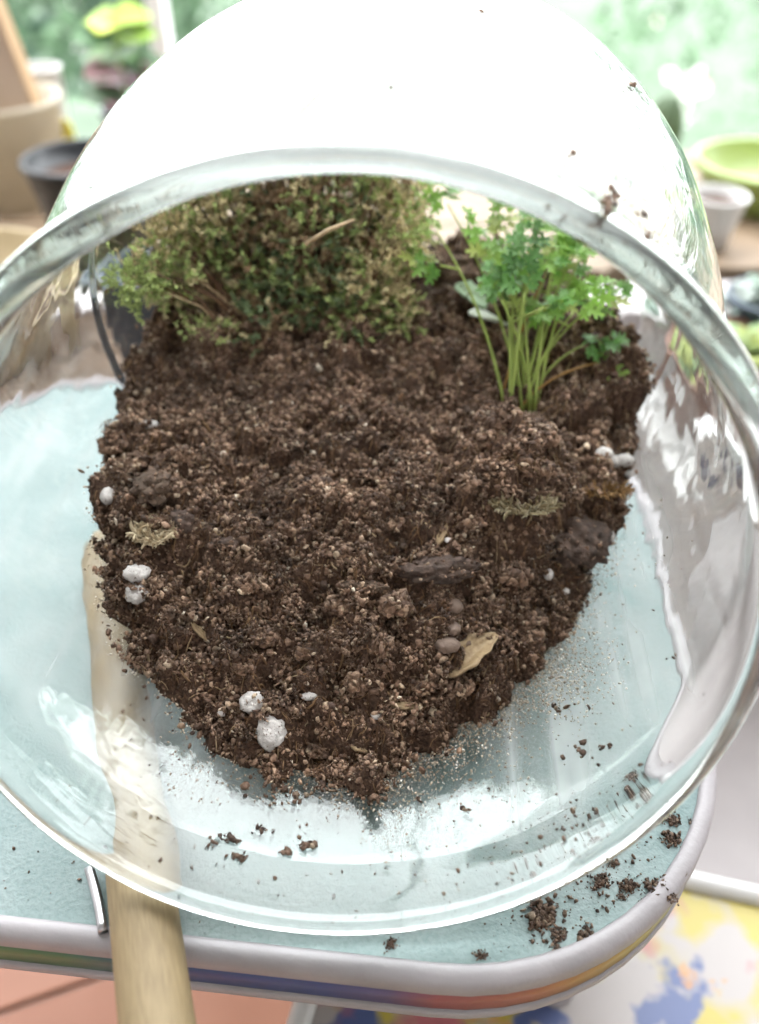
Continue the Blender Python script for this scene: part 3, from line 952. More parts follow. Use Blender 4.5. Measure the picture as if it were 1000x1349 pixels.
husk('wood_splinter', (462, 983), (482, 993), .0016, M['husk'], 'short pale wood splinter at the front toe of the soil', 'splinter', .001, .2)
husk('dry_leaf_shred', (515, 930), (552, 936), .0022, M['husk'], 'thin curled tan leaf shred on the front slope of the soil', 'dry leaf', .001, .4)
husk('dry_leaf_shred', (574, 722), (590, 700), .0022, M['husk'], 'small upright tan leaf shred above the long bark chip', 'dry leaf', .002, .4)
husk('dry_leaf_shred', (252, 820), (270, 846), .0018, M['husk'], 'thin pale leaf shred on the soil below the dry moss tuft', 'dry leaf', .0015, .4)
husk('fallen_leaf', (668, 436), (612, 440), .010, M['white_leaf'], 'bleached white fallen leaf lying on the soil behind the seedling stems', 'leaf', .006, .3)
husk('fallen_leaf', (640, 412), (596, 402), .012, M['pale_leaf'], 'pale green fallen leaf on the soil behind the bleached one', 'leaf', .006, .3)

# sand grains dusting the glass by the toe of the heap
P = []; s = []
for _ in range(8000):
    u = random.random()
    px = 440 + 330 * u + random.gauss(0, 30); py = 1005 - 150 * u + random.gauss(0, 30) + 12
    if random.random() < .15: px, py = random.uniform(220, 700), random.uniform(880, 1060)
    p, nrm, so = hit(px, py)
    if so: continue
    r_ = random.uniform(.00012, .00034); P.append((p + nrm * r_ * .6)[:]); s.append(r_)
for _ in range(170000):
    i = random.randrange(nx); j = random.randrange(ny)
    x = GX0 + i * GS
    if np.isnan(ZBt[i, j]) or GY0 + j * GS > .21: continue
    gap = ZBt[i, j] - Z[i, j]
    fall = .0065 if x > -.005 else .0022
    if gap < -.0008 or random.random() > math.exp(-max(gap, 0) / fall) * (.8 if x > -.005 else .45): continue
    r_ = random.uniform(.00013, .00040)
    P.append((x + random.uniform(0, GS), GY0 + (j + random.random()) * GS, max(ZBt[i, j], Z[i, j]) + r_ * .5)); s.append(r_)
sand = npmesh('sand_grains', *grains(np.array(P), np.array(s), ICO1, .25), M['sand'])
tag(sand, 'fine beige sand grains dusting the glass in front of the soil', 'sand', kind='stuff')

# soil specks stuck to the inner glass
P = []; s = []
for _ in range(420):
    px = random.uniform(150, 930); py = random.uniform(700, 1190)
    p, nrm, so = hit(px, py)
    if so: continue
    r_ = random.choice([.0001, .00018, .00028, .0005]) * random.uniform(.7, 1.3); P.append((p + nrm * r_ * .5)[:]); s.append(r_)
for cx, cyy, n_, sp in [(300, 1106, 16, 9), (313, 1130, 14, 8), (400, 1115, 14, 8), (345, 1094, 10, 6), (376, 1124, 6, 4), (149, 771, 20, 8), (160, 782, 10, 5), (732, 932, 9, 7), (765, 990, 10, 8), (800, 985, 6, 6), (765, 1105, 8, 14), (755, 1060, 6, 12), (612, 1066, 5, 3), (550, 1053, 5, 4), (388, 1050, 30, 14), (430, 1040, 24, 14)]:
    for _ in range(n_):
        p, nrm, so = hit(cx + random.gauss(0, sp), cyy + random.gauss(0, sp * .5))
        if so: continue
        r_ = random.uniform(.0003, .0010); P.append((p + nrm * r_ * .5)[:]); s.append(r_)
specks = npmesh('soil_specks', *grains(np.array(P), np.array(s), ICO1, .35), M['crumb_damp'])
tag(specks, 'tiny dark soil specks stuck to the inside of the clear glass', 'soil specks', kind='stuff')

# ------------------------------------------------------------------ moss bush at the back
def diamond_cloud(items):
    """items: (centre, dir, side, length, width, colour) -> two-triangle leaf blades bent along the middle"""
    n_ = len(items)
    C_ = np.array([i[0] for i in items]); D_ = np.array([i[1] for i in items]); S_ = np.array([i[2] for i in items])
    L_ = np.array([i[3] for i in items])[:, None]; W_ = np.array([i[4] for i in items])[:, None]
    K_ = np.array([i[5] for i in items])
    V = np.stack([C_, C_ + D_ * L_ * .5 + S_ * W_ * .5, C_ + D_ * L_, C_ + D_ * L_ * .5 - S_ * W_ * .5], 1).reshape(-1, 3)
    Fc = np.array([[0, 1, 2, 3]])[None] + (np.arange(n_) * 4)[:, None, None]
    return V, Fc.reshape(-1, 4), np.repeat(K_, 4, axis=0)
def rdir(): 
    v = Vector((random.gauss(0, 1), random.gauss(0, 1), random.gauss(0, 1))); return v.normalized()
mb, _, _ = hit(395, 462)
mb = Vector((mb.x, mb.y + .012, sz(mb.x, mb.y + .012)))
moss = tag(empty('moss_clump', mb), 'bushy clump of green and tan moss at the back of the soil', 'moss')
GREEN = (.25, .31, .11); BRIGHT = (.42, .50, .19); TAN = (.56, .47, .27); BROWN = (.25, .165, .095); DKG = (.14, .185, .09)
items = []; stems = []; stem_f = []; so_ = 0
def inside_bowl(q):
    return ((q - S).length < R * .962) and q.y > .16
mrd = (mb - CAM).dot(FWD)
LOBES = [(178, 368, 34, (BRIGHT, BRIGHT, GREEN)), (212, 318, 42, (TAN, BRIGHT, TAN)), (225, 372, 34, (BRIGHT, GREEN, TAN)), (262, 345, 48, (TAN, GREEN, TAN)), (285, 275, 55, (TAN, TAN, GREEN)), (235, 265, 40, (BRIGHT, TAN)),
         (345, 300, 62, (BROWN, DKG, BROWN)), (330, 365, 55, (BROWN, DKG, GREEN)), (375, 395, 55, (DKG, GREEN, DKG)), (415, 335, 62, (BROWN, GREEN, DKG, BROWN)), (425, 262, 60, (GREEN, BROWN, TAN, GREEN)), (470, 305, 55, (GREEN, DKG, TAN)),
         (498, 372, 44, (TAN, GREEN, TAN)), (520, 415, 30, (GREEN, TAN)), (520, 290, 34, (TAN, BRIGHT, TAN)), (540, 312, 20, (BRIGHT, TAN)), (355, 232, 60, (BROWN, TAN, DKG)), (465, 425, 42, (DKG, GREEN)), (405, 440, 46, (DKG, BROWN)), (338, 438, 40, (DKG, BROWN)),
         (290, 205, 55, (TAN, GREEN)), (380, 180, 60, (GREEN, TAN)), (470, 195, 60, (GREEN, TAN)), (515, 225, 40, (TAN, BRIGHT)), (420, 140, 50, (GREEN, TAN)), (330, 150, 45, (TAN, GREEN)), (252, 302, 46, (TAN, GREEN, TAN)), (300, 325, 50, (TAN, BROWN, GREEN)), (278, 385, 34, (GREEN, TAN, DKG)), (305, 405, 38, (DKG, BROWN, TAN)), (395, 300, 55, (TAN, BROWN, BROWN)), (440, 390, 50, (GREEN, DKG, TAN))]
for lx, ly, lr, cols in LOBES:
    for back in (0, 1):
        cen = CAM + ray(lx, ly) * (mrd + (random.uniform(-.006, .006) if not back else random.uniform(.012, .026))) - mb
        dsh = -.030 * max(0, (270 - lx) / 100) - .016 * max(0, (lx - 480) / 90)
        cen = cen + ray(lx, ly) * dsh
        rad = mm(cen + mb, lr)
        root = Vector((max(-.024, min(.024, cen.x * .45)), cen.y * .4, -.004))
        for k in range(5):
            e_ = cen + rdir() * rad * .5
            pts = [root + rdir() * .003, root.lerp(e_, .35) + Vector((0, 0, .006)), root.lerp(e_, .7) + Vector((0, 0, .005)), e_]
            if not all(inside_bowl(q_ + mb) for q_ in pts): continue
            V, Fc = tube_geo(pts, [.0005, .00045, .00035, .0002], 4, False, False)
            stems += V; stem_f += [tuple(q_ + so_ for q_ in f) for f in Fc]; so_ += len(V)
        for _ in range(int(2.6 * lr)):
            v = rdir() * rad * random.random() ** .45
            p0 = cen + Vector((v.x, v.y * .8, v.z))
            sd = (v.normalized() * .9 + rdir() * .8 + Vector((0, 0, .2))).normalized()
            sl = random.uniform(.003, .008)
            base_c = random.choice(cols)
            if random.random() < .12: base_c = random.choice([TAN, BROWN])
            for m_ in range(16):
                v_ = m_ / 15
                c0 = p0 + sd * (sl * v_)
                if not inside_bowl(c0 + mb) or c0.z < -.004: break
                ld = (sd * .7 + rdir() * .8).normalized(); sv = ld.cross(rdir()).normalized()
                g = random.uniform(.7, 1.25)
                cc = base_c if not (base_c is GREEN and v_ > .7) else BRIGHT
                items.append((c0[:], ld[:], sv[:], random.uniform(.0012, .0022), random.uniform(.0008, .0014), tuple(x * g for x in cc)))
V, Fc, K_ = diamond_cloud(items)
tag(npmesh('moss_leaves', V, Fc, M['moss'], moss, False, K_), kind='stuff')
tag(npmesh('moss_stems', np.array([v[:] for v in stems]), np.array(stem_f), M['fibre'], moss, True), kind='stuff')
# straw caught in the moss
tw = (CAM + ray(402, 322) * .275, CAM + ray(466, 290) * .279)
V, Fc = tube_geo([tw[0], tw[0].lerp(tw[1], .5) + Vector((0, 0, .0008)), tw[1]], [.0007, .0008, .0005], 6)
tag(mobj('straw', V, Fc, M['husk']), 'short brown straw caught slanting across the moss clump', 'straw')
# small sprig at the foot of the moss
p, _, _ = hit(277, 440)
sprig = []
for _ in range(26):
    d = (rdir() * .8 + Vector((0, -.2, .8))).normalized(); sl = random.uniform(.004, .008)
    b0 = p + Vector((random.gauss(0, .003), random.gauss(0, .003), 0))
    for m_ in range(14):
        c0 = b0 + d * (sl * m_ / 13); ld = (d * .7 + rdir() * .8).normalized(); sv = ld.cross(rdir()).normalized()
        g = random.uniform(.7, 1.2); cc = random.choice([BRIGHT, BRIGHT, TAN])
        sprig.append((c0[:], ld[:], sv[:], random.uniform(.0014, .0024), random.uniform(.0008, .0014), tuple(x * g for x in cc)))
V, Fc, K_ = diamond_cloud(sprig)
tag(npmesh('moss_sprig', V, Fc, M['moss'], None, False, K_), 'small bright green moss sprig at the foot of the large moss clump', 'moss')

# ------------------------------------------------------------------ parsley-like seedling
pb, _, _ = hit(688, 533)
seed = tag(empty('parsley_seedling', pb), 'bright green parsley seedling with many stems growing from the soil', 'plant')
def leaflet_geo(o, d, nrm, L, W, col):
    """one deeply lobed leaflet: fan of lobes with a raised midrib"""
    sd = d.cross(nrm).normalized()
    out = [(0, 0), (.18, .10), (.30, .40), (.46, .50), (.42, .26), (.55, .20), (.68, .46), (.86, .40), (.74, .17), (.84, .12), (1.0, .14), (1.08, 0)]
    pts2 = out + [(a, -b) for a, b in out[-2:0:-1]]
    V = [o + d * (L * .45) - nrm * (L * .05)]
    for a, b in pts2:
        V.append(o + d * (L * a) + sd * (W * b) + nrm * (L * (.10 * abs(b) * 2 - .14 * a * a)))
    n_ = len(pts2)
    return V, [(0, 1 + k, 1 + (k + 1) % n_) for k in range(n_)], [col] * (n_ + 1)
def leaf_frond(name, tip, d, nrm, size, cols, parent):
    V = []; Fc = []; K = []
    d = d.normalized(); nrm = (nrm - d * nrm.dot(d)).normalized(); sd = d.cross(nrm).normalized()
    for b, along, ang in [(0, .85, 0), (-1, .5, .75), (1, .5, .75), (-1, .12, 1.05), (1, .12, 1.05)]:
        dd = (d * math.cos(ang) + sd * (math.sin(ang) * b) - nrm * random.uniform(-.1, .45)).normalized()
        o0 = tip + d * (size * along)
        n0 = (nrm + rdir() * .45).normalized(); n0 = (n0 - dd * n0.dot(dd)).normalized()
        s2_ = dd.cross(n0).normalized()
        g0 = random.uniform(.75, 1.2); c0 = random.choice(cols)
        for e in (-1, 0, 1):
            a2 = e * .8
            d3 = (dd * math.cos(a2) + s2_ * math.sin(a2) - n0 * random.uniform(-.1, .35)).normalized()
            nn = (n0 + rdir() * .35).normalized(); nn = (nn - d3 * nn.dot(d3)).normalized()
            g = g0 * random.uniform(.9, 1.1); c = tuple(x * g for x in c0)
            L = size * (.52 if e == 0 else .36) * random.uniform(.85, 1.1)
            v_, f_, k_ = leaflet_geo(o0 + dd * (size * (.16 if e == 0 else .07)), d3, nn, L, L * .95, c)
            Fc += [tuple(q_ + len(V) for q_ in f) for f in f_]; V += v_; K += k_
    return npmesh(name, np.array([(v)[:] for v in V]), np.array(Fc), M['leaf'], parent, True, np.array(K))
LC = [(.24, .45, .07), (.33, .56, .10), (.16, .35, .07), (.40, .60, .14), (.24, .43, .08), (.48, .55, .16)]
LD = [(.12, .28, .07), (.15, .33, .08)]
# stems: photo tips (px) with a depth offset from the root's distance
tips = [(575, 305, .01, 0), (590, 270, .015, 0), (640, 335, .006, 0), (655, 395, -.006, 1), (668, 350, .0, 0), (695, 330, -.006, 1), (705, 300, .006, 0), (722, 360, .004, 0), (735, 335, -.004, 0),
        (660, 300, .004, 0), (748, 380, .002, 0), (765, 410, -.006, 0), (790, 405, .0, 0), (778, 455, .003, 1), (800, 478, .004, 0), (690, 385, -.008, 1), (752, 330, .010, 0)]
rd = (pb - CAM).dot(FWD)
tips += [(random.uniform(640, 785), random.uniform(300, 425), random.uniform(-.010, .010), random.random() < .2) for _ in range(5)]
tips = [(700 + (px - 700) * (.88 if px > 620 else 1), py, dz, dk) for px, py, dz, dk in tips]
for i, (px, py, dz, dk) in enumerate(tips):
    tip = CAM + ray(px, py) * (rd + dz) - pb
    base = Vector((random.uniform(-.007, .006), random.uniform(-.004, .004), -.002))
    side_ = tip.x
    mid = base.lerp(tip, .5) + Vector((-side_ * .18, 0, .006))
    pts = []
    for k in range(9):
        u = k / 8
        pts.append(base * (1 - u) ** 2 + mid * (2 * u * (1 - u)) + tip * u * u)
    V, Fc = tube_geo(pts, [.00064 - .00032 * k / 8 for k in range(9)], 6)
    mobj('stem', V, Fc, M['stem_brown'] if i in (14, 7) else M['stem'], seed)
    d = (pts[-1] - pts[-3]).normalized()
    d = (d + Vector((random.uniform(-.3, .3), random.uniform(-.5, .2), -.15)) * .8).normalized()
    nrm = Vector((random.uniform(-.4, .4), random.uniform(-.8, .1), 1)).normalized()
    size = random.uniform(.0115, .0160)
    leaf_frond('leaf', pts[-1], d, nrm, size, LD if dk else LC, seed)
    if i % 3 == 0:
        k = 6; sd = Vector((1 if i % 4 else -1, random.uniform(-.6, .3), .4)).normalized()
        q1 = pts[k] + sd * .008
        V, Fc = tube_geo([pts[k], pts[k].lerp(q1, .5), q1], .0004, 5); mobj('stem', V, Fc, M['stem'], seed)
        leaf_frond('leaf', q1, sd, nrm, size * .75, LC, seed)

# ------------------------------------------------------------------ things on the stool
hA = Vector((-.1075, .243, .0096)); hB = Vector((-.0515, .0752, .0130))
dirh = (hB - hA); 
hd = tag(empty('tool_handle', (hA.x, hA.y, 0)), 'round pale wooden tool handle lying on the stool under the glass bowl', 'tool handle')
prof = [(0, .006), (.004, .0074), (.012, .0086), (.05, .0088), (.12, .0084), (.19, .0086), (.25, .0092), (.275, .0090), (.279, .0075), (.281, .003)]
pts = [Vector((0, 0, s_)) for s_, _ in prof]
V, Fc = tube_geo(pts, [r_ for _, r_ in prof], 40)
o = mobj('shaft', V, Fc, M['handle_wood'], hd)
o.location = (0, 0, hA.z)
o.rotation_euler = dirh.to_track_quat('Z', 'Y').to_euler()
# flat steel strip beside the handle
a = onz(121, 1142, .004); b = onz(139, 1222, .0045)
ax = (b - a).normalized(); sd = Vector((ax.y, -ax.x, 0)).normalized()
if sd.x < 0: sd = -sd
V = []; Fc = []
npt = 10
for i in range(npt + 1):
    u = i / npt
    c = a.lerp(b, u) + sd * (.0004 * math.sin(u * math.pi) - .001); c.z = .0036
    for dx, dz in [(-.0013, -.0016), (.0013, -.0016), (.0016, .0010), (.0008, .0016), (-.0010, .0013)]:
        V.append(c + sd * dx + Vector((0, 0, dz - .0001)))
for i in range(npt):
    for k in range(5):
        Fc.append((i * 5 + k, i * 5 + (k + 1) % 5, (i + 1) * 5 + (k + 1) % 5, (i + 1) * 5 + k))
Fc.append((4, 3, 2, 1, 0)); Fc.append(tuple(npt * 5 + k for k in range(5)))
tag(mobj('steel_strip', V, Fc, M['steel']), 'short dull steel strip lying on the stool against the wooden handle', 'metal strip')

# spilled soil on the stool top
def clump(name, px, py, wpx, label, group, z0=0.0, n_=110, asp=(1, .7), mat=M['crumb_damp'], rz=0):
    p = onz(px, py, z0)
    W = mm(p, wpx) / 2
    C_ = RNG.normal(size=(n_, 3)) * np.array([asp[0], asp[1], .3]) * W * .45
    c, s_ = math.cos(rz), math.sin(rz)
    C_[:, :2] = C_[:, :2] @ np.array([[c, s_], [-s_, c]])
    sz_ = RNG.uniform(.05, .20, n_) * W
    C_[:, 2] = np.abs(C_[:, 2]) + sz_ * .35
    V, Fc = grains(C_, sz_)
    o = npmesh(name, V, Fc, mat); o.location = p
    return tag(o, label, 'soil clump', group)
clump('soil_clump', 712, 1208, 46, 'largest dark soil clump spilled on the turquoise stool top', None, n_=260, rz=.7)
clump('soil_clump', 735, 1232, 30, 'reddish brown crumb tail trailing off the largest spilled soil clump', None, n_=120, rz=.9)
CL = [(885, 1106, 30, 'soil clump at the stool corner, lower of a touching pair by the white rim'), (886, 1082, 26, 'soil clump at the stool corner, upper of a touching pair by the white rim'), (912, 1085, 14, 'small soil crumb against the white rim beside the touching pair'),
      (792, 1163, 30, 'rounded soil clump on the stool close under the glass lip'), (828, 1168, 28, 'elongated soil clump between the glass lip clump and the long cluster'), (866, 1170, 36, 'long loose soil cluster near the stool corner'),
      (882, 1182, 20, 'small soil clump at the end of the long loose cluster by the rim'), (770, 1234, 30, 'tall narrow soil clump touching the white front rim'), (848, 1190, 16, 'tiny soil clump just below the long loose cluster'),
      (515, 1244, 20, 'lone soil clump on the front strip of the stool under the glass lip'), (633, 1258, 20, 'flat soil clump against the white front rim left of the largest'), (806, 1138, 16, 'small soil crumb tucked under the glass lip'),
      (900, 1150, 14, 'small soil crumb lying along the corner rim'), (735, 1252, 18, 'thin soil crumb on the front rim below the largest clump'), (818, 1182, 14, 'tiny soil crumb below the elongated clump')]
for px, py, w, lb in CL:
    clump('soil_clump', px, py, w, lb, 'small soil clumps spilled on the stool', rz=random.uniform(-1.5, 1.5))
P = []; s = []
for _ in range(900):
    px, py = random.gauss(800, 80), random.gauss(1185, 55)
    if random.random() < .25: px, py = random.uniform(0, 930), random.uniform(1080, 1260)
    p = onz(px, py, 0)
    l = p - ST_O; lx, ly = l.dot(EX), l.dot(EY)
    if lx > -.009 or ly < .009: continue
    if lx > -ST_R and ly < ST_R and (lx + ST_R) ** 2 + (ly - ST_R) ** 2 > (ST_R - .008) ** 2: continue
    r_ = random.choice([.00012, .0002, .0003, .0005]) * random.uniform(.7, 1.3); P.append((p.x, p.y, r_ * .5)); s.append(r_)
tag(npmesh('soil_dust', *grains(np.array(P), np.array(s)), M['crumb_damp']), 'fine dark soil crumbs dusted over the turquoise stool top', 'soil crumbs', kind='stuff')
# dirt smears on the outer glass of the dome
dg = bpy.context.evaluated_depsgraph_get()
BOWL = BVHTree.FromObject(bowl, dg)
P = []; s = []
for cx, cyy, n_, sp in [(806, 252, 12, 4), (800, 270, 18, 6), (846, 282, 8, 4), (850, 305, 6, 5), (832, 113, 5, 2), (515, 116, 2, 2), (550, 145, 2, 2), (636, 18, 2, 2), (752, 205, 3, 3)]:
    for _ in range(n_):
        d = ray(cx + random.gauss(0, sp), cyy + random.gauss(0, sp * 1.2)).normalized()
        h = BOWL.ray_cast(CAM, d)
        if h[0] is None: continue
        r_ = random.uniform(.0003, .0009); P.append(h[0][:]); s.append(r_)
tag(npmesh('dirt_smear', *grains(np.array(P), np.array(s)), M['crumb']), 'dark dirt specks smeared on the outside of the glass dome', 'dirt', kind='stuff')

# ------------------------------------------------------------------ shelf with pots by the window
SHZ = -.03
sh = tag(empty('plant_shelf', (0, .70, SHZ)), 'long wooden plank shelf by the window carrying the plant pots', 'shelf')
for k, (y0, y1) in enumerate([(.583, .668), (.671, .756), (.759, .845)]):
    o = box('plank', (-.85, y0 - .70, -.011), (.85, y1 - .70, 0), M['shelf_wood'], sh, .0012)
for x in (-.8, 0.02, .8):
    box('leg', (x - .015, -.10, FLOOR - SHZ), (x + .015, .12, -.0112), M['shelf_wood'], sh, .001)
def pot_prof(r0, r1, h, th=.002, lip=.003, lh=.006, fill=.75):
    return [(0, 0), (r0, 0), (r0 + (r1 - r0) * .5, h * .5), (r1 - .0002, h - lh), (r1 + lip, h - lh + .0008), (r1 + lip, h - .001), (r1 + lip - .001, h), (r1 - th + .0005, h), (r1 - th, h - .001),
            (r0 + (r1 - r0) * fill - th, h * fill), (0, h * fill)]
def pot(name, x, y, z, r0, r1, h, mat, label, lip=.003, lh=.006, fill=.75, earth=True, cat='pot', n=56):
    e = tag(empty(name, (x, y, z)), label, cat)
    lathe('vessel', pot_prof(r0, r1, h, .002, lip, lh, fill), mat, e, n)
    if earth:
        Rr = r0 + (r1 - r0) * fill - .0022
        ns = 24; V = [Vector((0, 0, h * fill + .002))]
        for k in range(1, 7):
            for a in range(ns):
                t_ = 2 * math.pi * a / ns; rr = Rr * k / 6
                V.append(Vector((rr * math.cos(t_), rr * math.sin(t_), h * fill + .0012 + .0012 * noise.noise((rr * 300, t_ * 3, x)))))
        Fc = [(0, 1 + a, 1 + (a + 1) % ns) for a in range(ns)]
        for k in range(5):
            for a in range(ns):
                a2 = (a + 1) % ns
                Fc.append((1 + k * ns + a, 1 + (k + 1) * ns + a, 1 + (k + 1) * ns + a2, 1 + k * ns + a2))
        mobj('earth', V, Fc, M['clump'], e)
    return e
BZ = -.06
pbn = tag(empty('plant_bench', (-.15, .49, BZ)), 'weathered brown slatted bench behind the turquoise stool holding pots', 'bench')
for k in range(3): box('slat', (-.34, -.087 + k * .058, -.012), (.285, -.087 + k * .058 + .054, 0), M['bench_wood'], pbn, .0015)
for x in (-.31, .26): box('leg', (x - .014, -.08, FLOOR - BZ), (x + .014, .08, -.0122), M['bench_wood'], pbn, .0015)
pot('flower_pot', -.213, .628, SHZ, .030, .041, .064, M['black_plastic'], 'round black plastic pot with shiny rim beside the cream tub', .002, .005)
pot('saucer_pot', -.262, .530, BZ, .034, .046, .062, M['tan_pot'], 'tan ceramic pot with plain rim in front of the black pot', .002, .004, .6)
pot('white_cup', .247, .622, SHZ, .0135, .0215, .039, M['white_cup'], 'small white ceramic cup on the shelf in front of the lime planter', .0006, .002, .8)
pot('lime_planter', .318, .715, SHZ, .044, .056, .034, M['lime'], 'wide lime green planter with thick rim behind the white cup', .004, .007, .35, False)
pot('flower_pot', -.150, .480, BZ, .021, .029, .080, M['blue_plastic'], 'slate blue pot standing behind the bowl near the black pot', .002, .005)
pot('flower_pot', .044, .462, BZ, .018, .026, .070, M['blue_plastic'], 'slate blue pot standing behind the bowl between moss and seedling', .002, .005)
pot('flower_pot', .095, .500, BZ, .016, .022, .056, M['tan_brown'], 'small brown clay pot on the bench behind the seedling', .003, .008)
# cactus in a dark pot
cp = pot('cactus_pot', .238, .752, SHZ, .013, .018, .026, M['black_plastic'], 'stubby dark cactus in a small black pot beside the lime planter', .0015, .004, .85, True, 'cactus')
prof = [(0, .022), (.009, .022), (.0135, .035), (.0145, .048), (.012, .062), (.007, .072), (0, .075)]
V, Fc = lathe_geo(prof, 40)
V = [Vector((v.x * (1 + .13 * math.cos(10 * math.atan2(v.y, v.x))), v.y * (1 + .13 * math.cos(10 * math.atan2(v.y, v.x))), v.z)) for v in V]
mobj('cactus_body', V, Fc, M['cactus'], cp)
# cream tub with a carton leaning in it
tub = tag(empty('cream_tub', (-.300, .72, SHZ)), 'translucent cream plastic tub on the shelf with a carton leaning in it', 'tub')
lathe('vessel', [(0, 0), (.038, 0), (.046, .076), (.0485, .077), (.0485, .080), (.045, .080), (.0372, .002), (0, .002)], M['cream'], tub, 48)
ct = tag(empty('carton', (-.287, .722, SHZ + .0075)), 'pinkish brown cardboard carton with grey print leaning in the cream tub', 'carton')
ct.rotation_euler = (0, math.radians(-9), math.radians(4))
box('carton_body', (-.026, -.012, 0), (.026, .012, .165), M['card'], ct, .001)
box('side_flap', (.0262, -.0122, .002), (.0274, .0122, .164), M['card_edge'], ct)
for x0, x1, z0, z1 in [(-.004, .006, .128, .137), (.0, .004, .137, .146), (.004, .016, .104, .110), (.010, .016, .110, .116), (-.012, -.004, .108, .116)]:
    box('printed_mark', (x0, -.0126, z0), (x1, -.0121, z1), M['ink'], ct)
pot('tall_cup', -.292, .80, SHZ, .013, .0185, .084, M['white_cup'], 'tall white cup standing behind the cream tub', .001, .002, .9, False, 'cup')
# yellow plant label
yl = tag(empty('plant_label', (-.252, .735, SHZ)), 'bright yellow plastic plant label standing beside the black pot', 'label')
V = []
for (x, z) in [(-.007, 0), (.012, 0), (.012, .008), (.002, .010), (.000, .022), (-.006, .024), (-.009, .018)]: V.append(Vector((x, 0, z * 2.5)))
n_ = len(V); V2 = [v + Vector((0, .002, 0)) for v in V]
mobj('tag_plate', V + V2, [tuple(range(n_)), tuple(range(2 * n_ - 1, n_ - 1, -1))] + [(k, n_ + k, n_ + (k + 1) % n_, (k + 1) % n_) for k in range(n_)], M['yellow'], yl, False)

# leafy pot plants (broad leaves as single parts)
def broad_leaf(name, o, d, nrm, L, W, col, parent, cup=.25):
    d = d.normalized(); nrm = (nrm - d * nrm.dot(d)).normalized(); sd = d.cross(nrm)
    V = []; Fc = []
    nl, nw = 8, 4
    for i in range(nl + 1):
        u = i / nl; w = W * math.sin(math.pi * (u * .96 + .02)) ** .75 / 2
        for k in range(nw + 1):
            x = k / nw * 2 - 1
            V.append(o + d * (L * u) + sd * (w * x) + nrm * (cup * w * x * x - .25 * L * u * u))
    for i in range(nl):
        for k in range(nw):
            q0 = i * (nw + 1) + k; Fc.append((q0, q0 + 1, q0 + nw + 2, q0 + nw + 1))
    ob = npmesh(name, np.array([v[:] for v in V]), np.array(Fc), M['succ'], parent, True, np.array([col] * len(V)))
    sm = ob.modifiers.new('thickness', 'SOLIDIFY'); sm.thickness = .0006
    return ob
pp = pot('potted_plant', -.240, .862, SHZ, .018, .024, .035, M['black_plastic'], 'upright pot plant with lime top leaves and purple lower leaves by the window', .002, .005, .85, True, 'plant')
V, Fc = tube_geo([(0, 0, .03), (.004, 0, .055), (.000, 0, .08), (.004, 0, .107)], [.0022, .002, .0016, .0012], 8); mobj('stem', V, Fc, M['stem'], pp)
lv = [(.145, 20, .030, (.34, .50, .07)), (.142, 150, .028, (.30, .46, .08)), (.140, 265, .03, (.50, .58, .05)), (.128, 350, .032, (.28, .44, .08)), (.125, 190, .034, (.09, .19, .08)), (.118, 70, .03, (.2, .34, .08)),
      (.110, 300, .03, (.13, .24, .10)), (.102, 160, .03, (.16, .28, .10)), (.095, 10, .034, (.10, .17, .09)), (.09, 230, .032, (.30, .16, .17)), (.082, 320, .034, (.20, .09, .11)), (.075, 140, .034, (.26, .14, .15)), (.07, 40, .032, (.11, .17, .10)), (.06, 200, .034, (.12, .19, .11)), (.055, 280, .034, (.22, .10, .12)), (.05, 100, .03, (.1, .17, .09))]
for z_, a, L, c in lv:
    a = math.radians(a); d = Vector((math.cos(a), math.sin(a), .25))
    broad_leaf('leaf', Vector((.002, 0, z_ * .74)), d, Vector((0, -.5, 1)), L * 1.15, L * 1.05, c, pp)
def rosette(name, x, y, z, rad, cols, label, pot_mat, pr, ph, group=None):
    e = pot(name, x, y, z, pr * .75, pr, ph, pot_mat, label, .002, .006, .85, True, 'succulent')
    for ring, (n_, el, ln) in enumerate([(9, .25, 1.0), (8, .6, .85), (6, 1.0, .6), (3, 1.3, .4)]):
        for k in range(n_):
            a = 2 * math.pi * (k + .5 * ring) / n_ + random.uniform(-.1, .1)
            d = Vector((math.cos(a) * math.cos(el), math.sin(a) * math.cos(el), math.sin(el)))
            g = random.uniform(.85, 1.15)
            broad_leaf('leaf', Vector((0, 0, ph * .87)) + d * .003, d, Vector((0, 0, 1)) - d * .2, rad * ln, rad * .5 * (ln * .4 + .6), tuple(c * g for c in random.choice(cols)), e, .5)
    return e
LSZ = -.085
ls = tag(empty('low_plant_stand', (.40, .46, LSZ)), 'low white plant stand in front of the plank shelf holding succulents', 'plant stand')
for k in range(3): box('slat', (-.22, -.075 + k * .051, -.010), (.35, -.075 + k * .051 + .047, 0), M['white_cup'], ls, .001)
for x in (-.2, .33): box('leg', (x - .01, -.07, FLOOR - LSZ), (x + .01, .07, -.0102), M['white_cup'], ls, .001)
rosette('succulent', .232, .470, LSZ, .030, [(.24, .36, .16), (.33, .42, .20), (.40, .46, .16)], 'light green rosette succulent in a terracotta pot on the low stand', M['terracotta'], .040, .052)
rosette('succulent', .262, .525, LSZ, .030, [(.33, .40, .36), (.45, .50, .46), (.25, .33, .27)], 'grey green rosette succulent in a slate pot on the low stand', M['blue_plastic'], .028, .062)
rosette('succulent', .215, .535, LSZ, .024, [(.30, .38, .33), (.55, .58, .55), (.2, .28, .2)], 'silvery rosette succulent in a white pot under the plank shelf', M['white_cup'], .023, .055)
bx = tag(empty('small_box', (.209, .396, LSZ)), 'small white box with navy panel at the front of the low stand', 'box')
box('box_body', (-.014, -.008, 0), (.03, .012, .045), M['white_cup'], bx, .001)
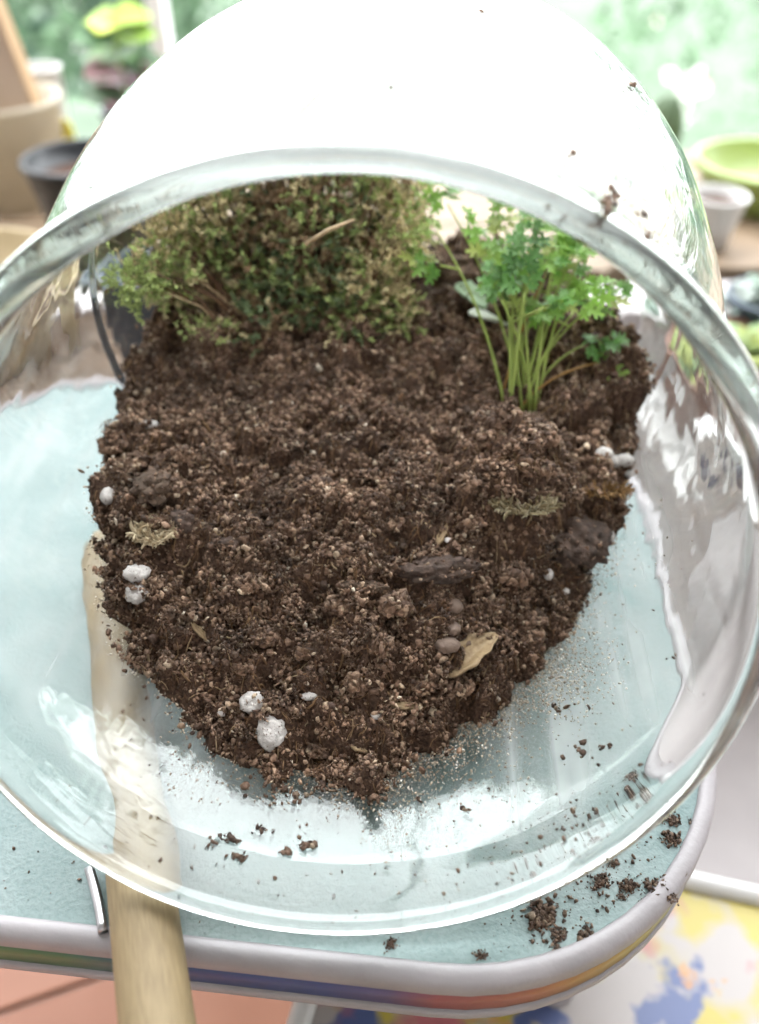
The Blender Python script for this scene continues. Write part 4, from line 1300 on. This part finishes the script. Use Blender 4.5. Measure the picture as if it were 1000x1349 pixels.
box('navy_panel', (-.002, -.0088, .012), (.018, -.0081, .034), simple('navy_print', (.03, .04, .12), .5, .1, 30), bx)

# ------------------------------------------------------------------ window posts and trees outside
for x in (-.228, 1.0, -1.25):
    o = box('window_post', (x - .009, .985, -.2395), (x + .009, 1.015, 1.9), M['white_paint'], None, .002)
    if x == -.228: tag(o, 'slim white window post rising behind the potted plant', 'window post')
    else: tag(o, 'white post at the far side of the window', 'window post', 'outer window posts')
items = []; blos = []
FG = [(.048, .095, .05), (.07, .125, .065), (.036, .075, .045), (.085, .14, .078), (.028, .056, .044)]
for _ in range(34):
    cx = random.uniform(-7, 7); cy_ = random.uniform(4.2, 8.5); cz = -.25 - random.uniform(.2, 2.6) * (1 if cy_ > 5 else 1.15) + .25 * (cy_ - 5) * .4
    rr = random.uniform(.7, 1.3)
    basec = random.choice(FG)
    for _ in range(620):
        v = rdir() * rr * random.uniform(.6, 1.0) ** .5
        if v.z < -.5 * rr: continue
        c0 = Vector((cx, cy_, cz)) + Vector((v.x, v.y, v.z * .8))
        d = rdir(); sd = d.cross(rdir()).normalized(); g = random.uniform(.6, 1.4); L = random.uniform(.07, .17)
        items.append((c0[:], d[:], sd[:], L, L * .6, tuple(x * g for x in basec)))
        if random.random() < .012:
            for _ in range(9):
                d = rdir(); sd = d.cross(rdir()).normalized(); L = random.uniform(.05, .10)
                cc = random.choice([(.8, .74, .70), (.8, .76, .74), (.7, .45, .38), (.8, .78, .76)])
                blos.append(((c0 + v.normalized() * .06 + rdir() * .05)[:], d[:], sd[:], L, L * .8, cc))
for side_ in (-1, 1):
    for _ in range(15):
        cx = side_ * random.uniform(2.6, 7.0); cy_ = random.uniform(3.0, 6.5); cz = random.uniform(-.8, 1.5)
        rr = random.uniform(.7, 1.2); basec = random.choice(FG)
        for _ in range(420):
            v = rdir() * rr * random.uniform(.5, 1.0) ** .5
            d = rdir(); sd = d.cross(rdir()).normalized(); g = random.uniform(.6, 1.4); L = random.uniform(.08, .18)
            items.append(((Vector((cx, cy_, cz)) + v)[:], d[:], sd[:], L, L * .6, tuple(x * g for x in basec)))
V, Fc, K_ = diamond_cloud(items)
tag(npmesh('tree_canopy', V, Fc, M['foliage'], None, False, K_), 'blurred mass of pale green tree tops outside beyond the window', 'trees', kind='stuff')
V, Fc, K_ = diamond_cloud(blos)
tag(npmesh('tree_blossom', V, Fc, M['blossom'], None, False, K_), 'white and pink blossom dotted over the tree tops outside', 'blossom', kind='stuff')
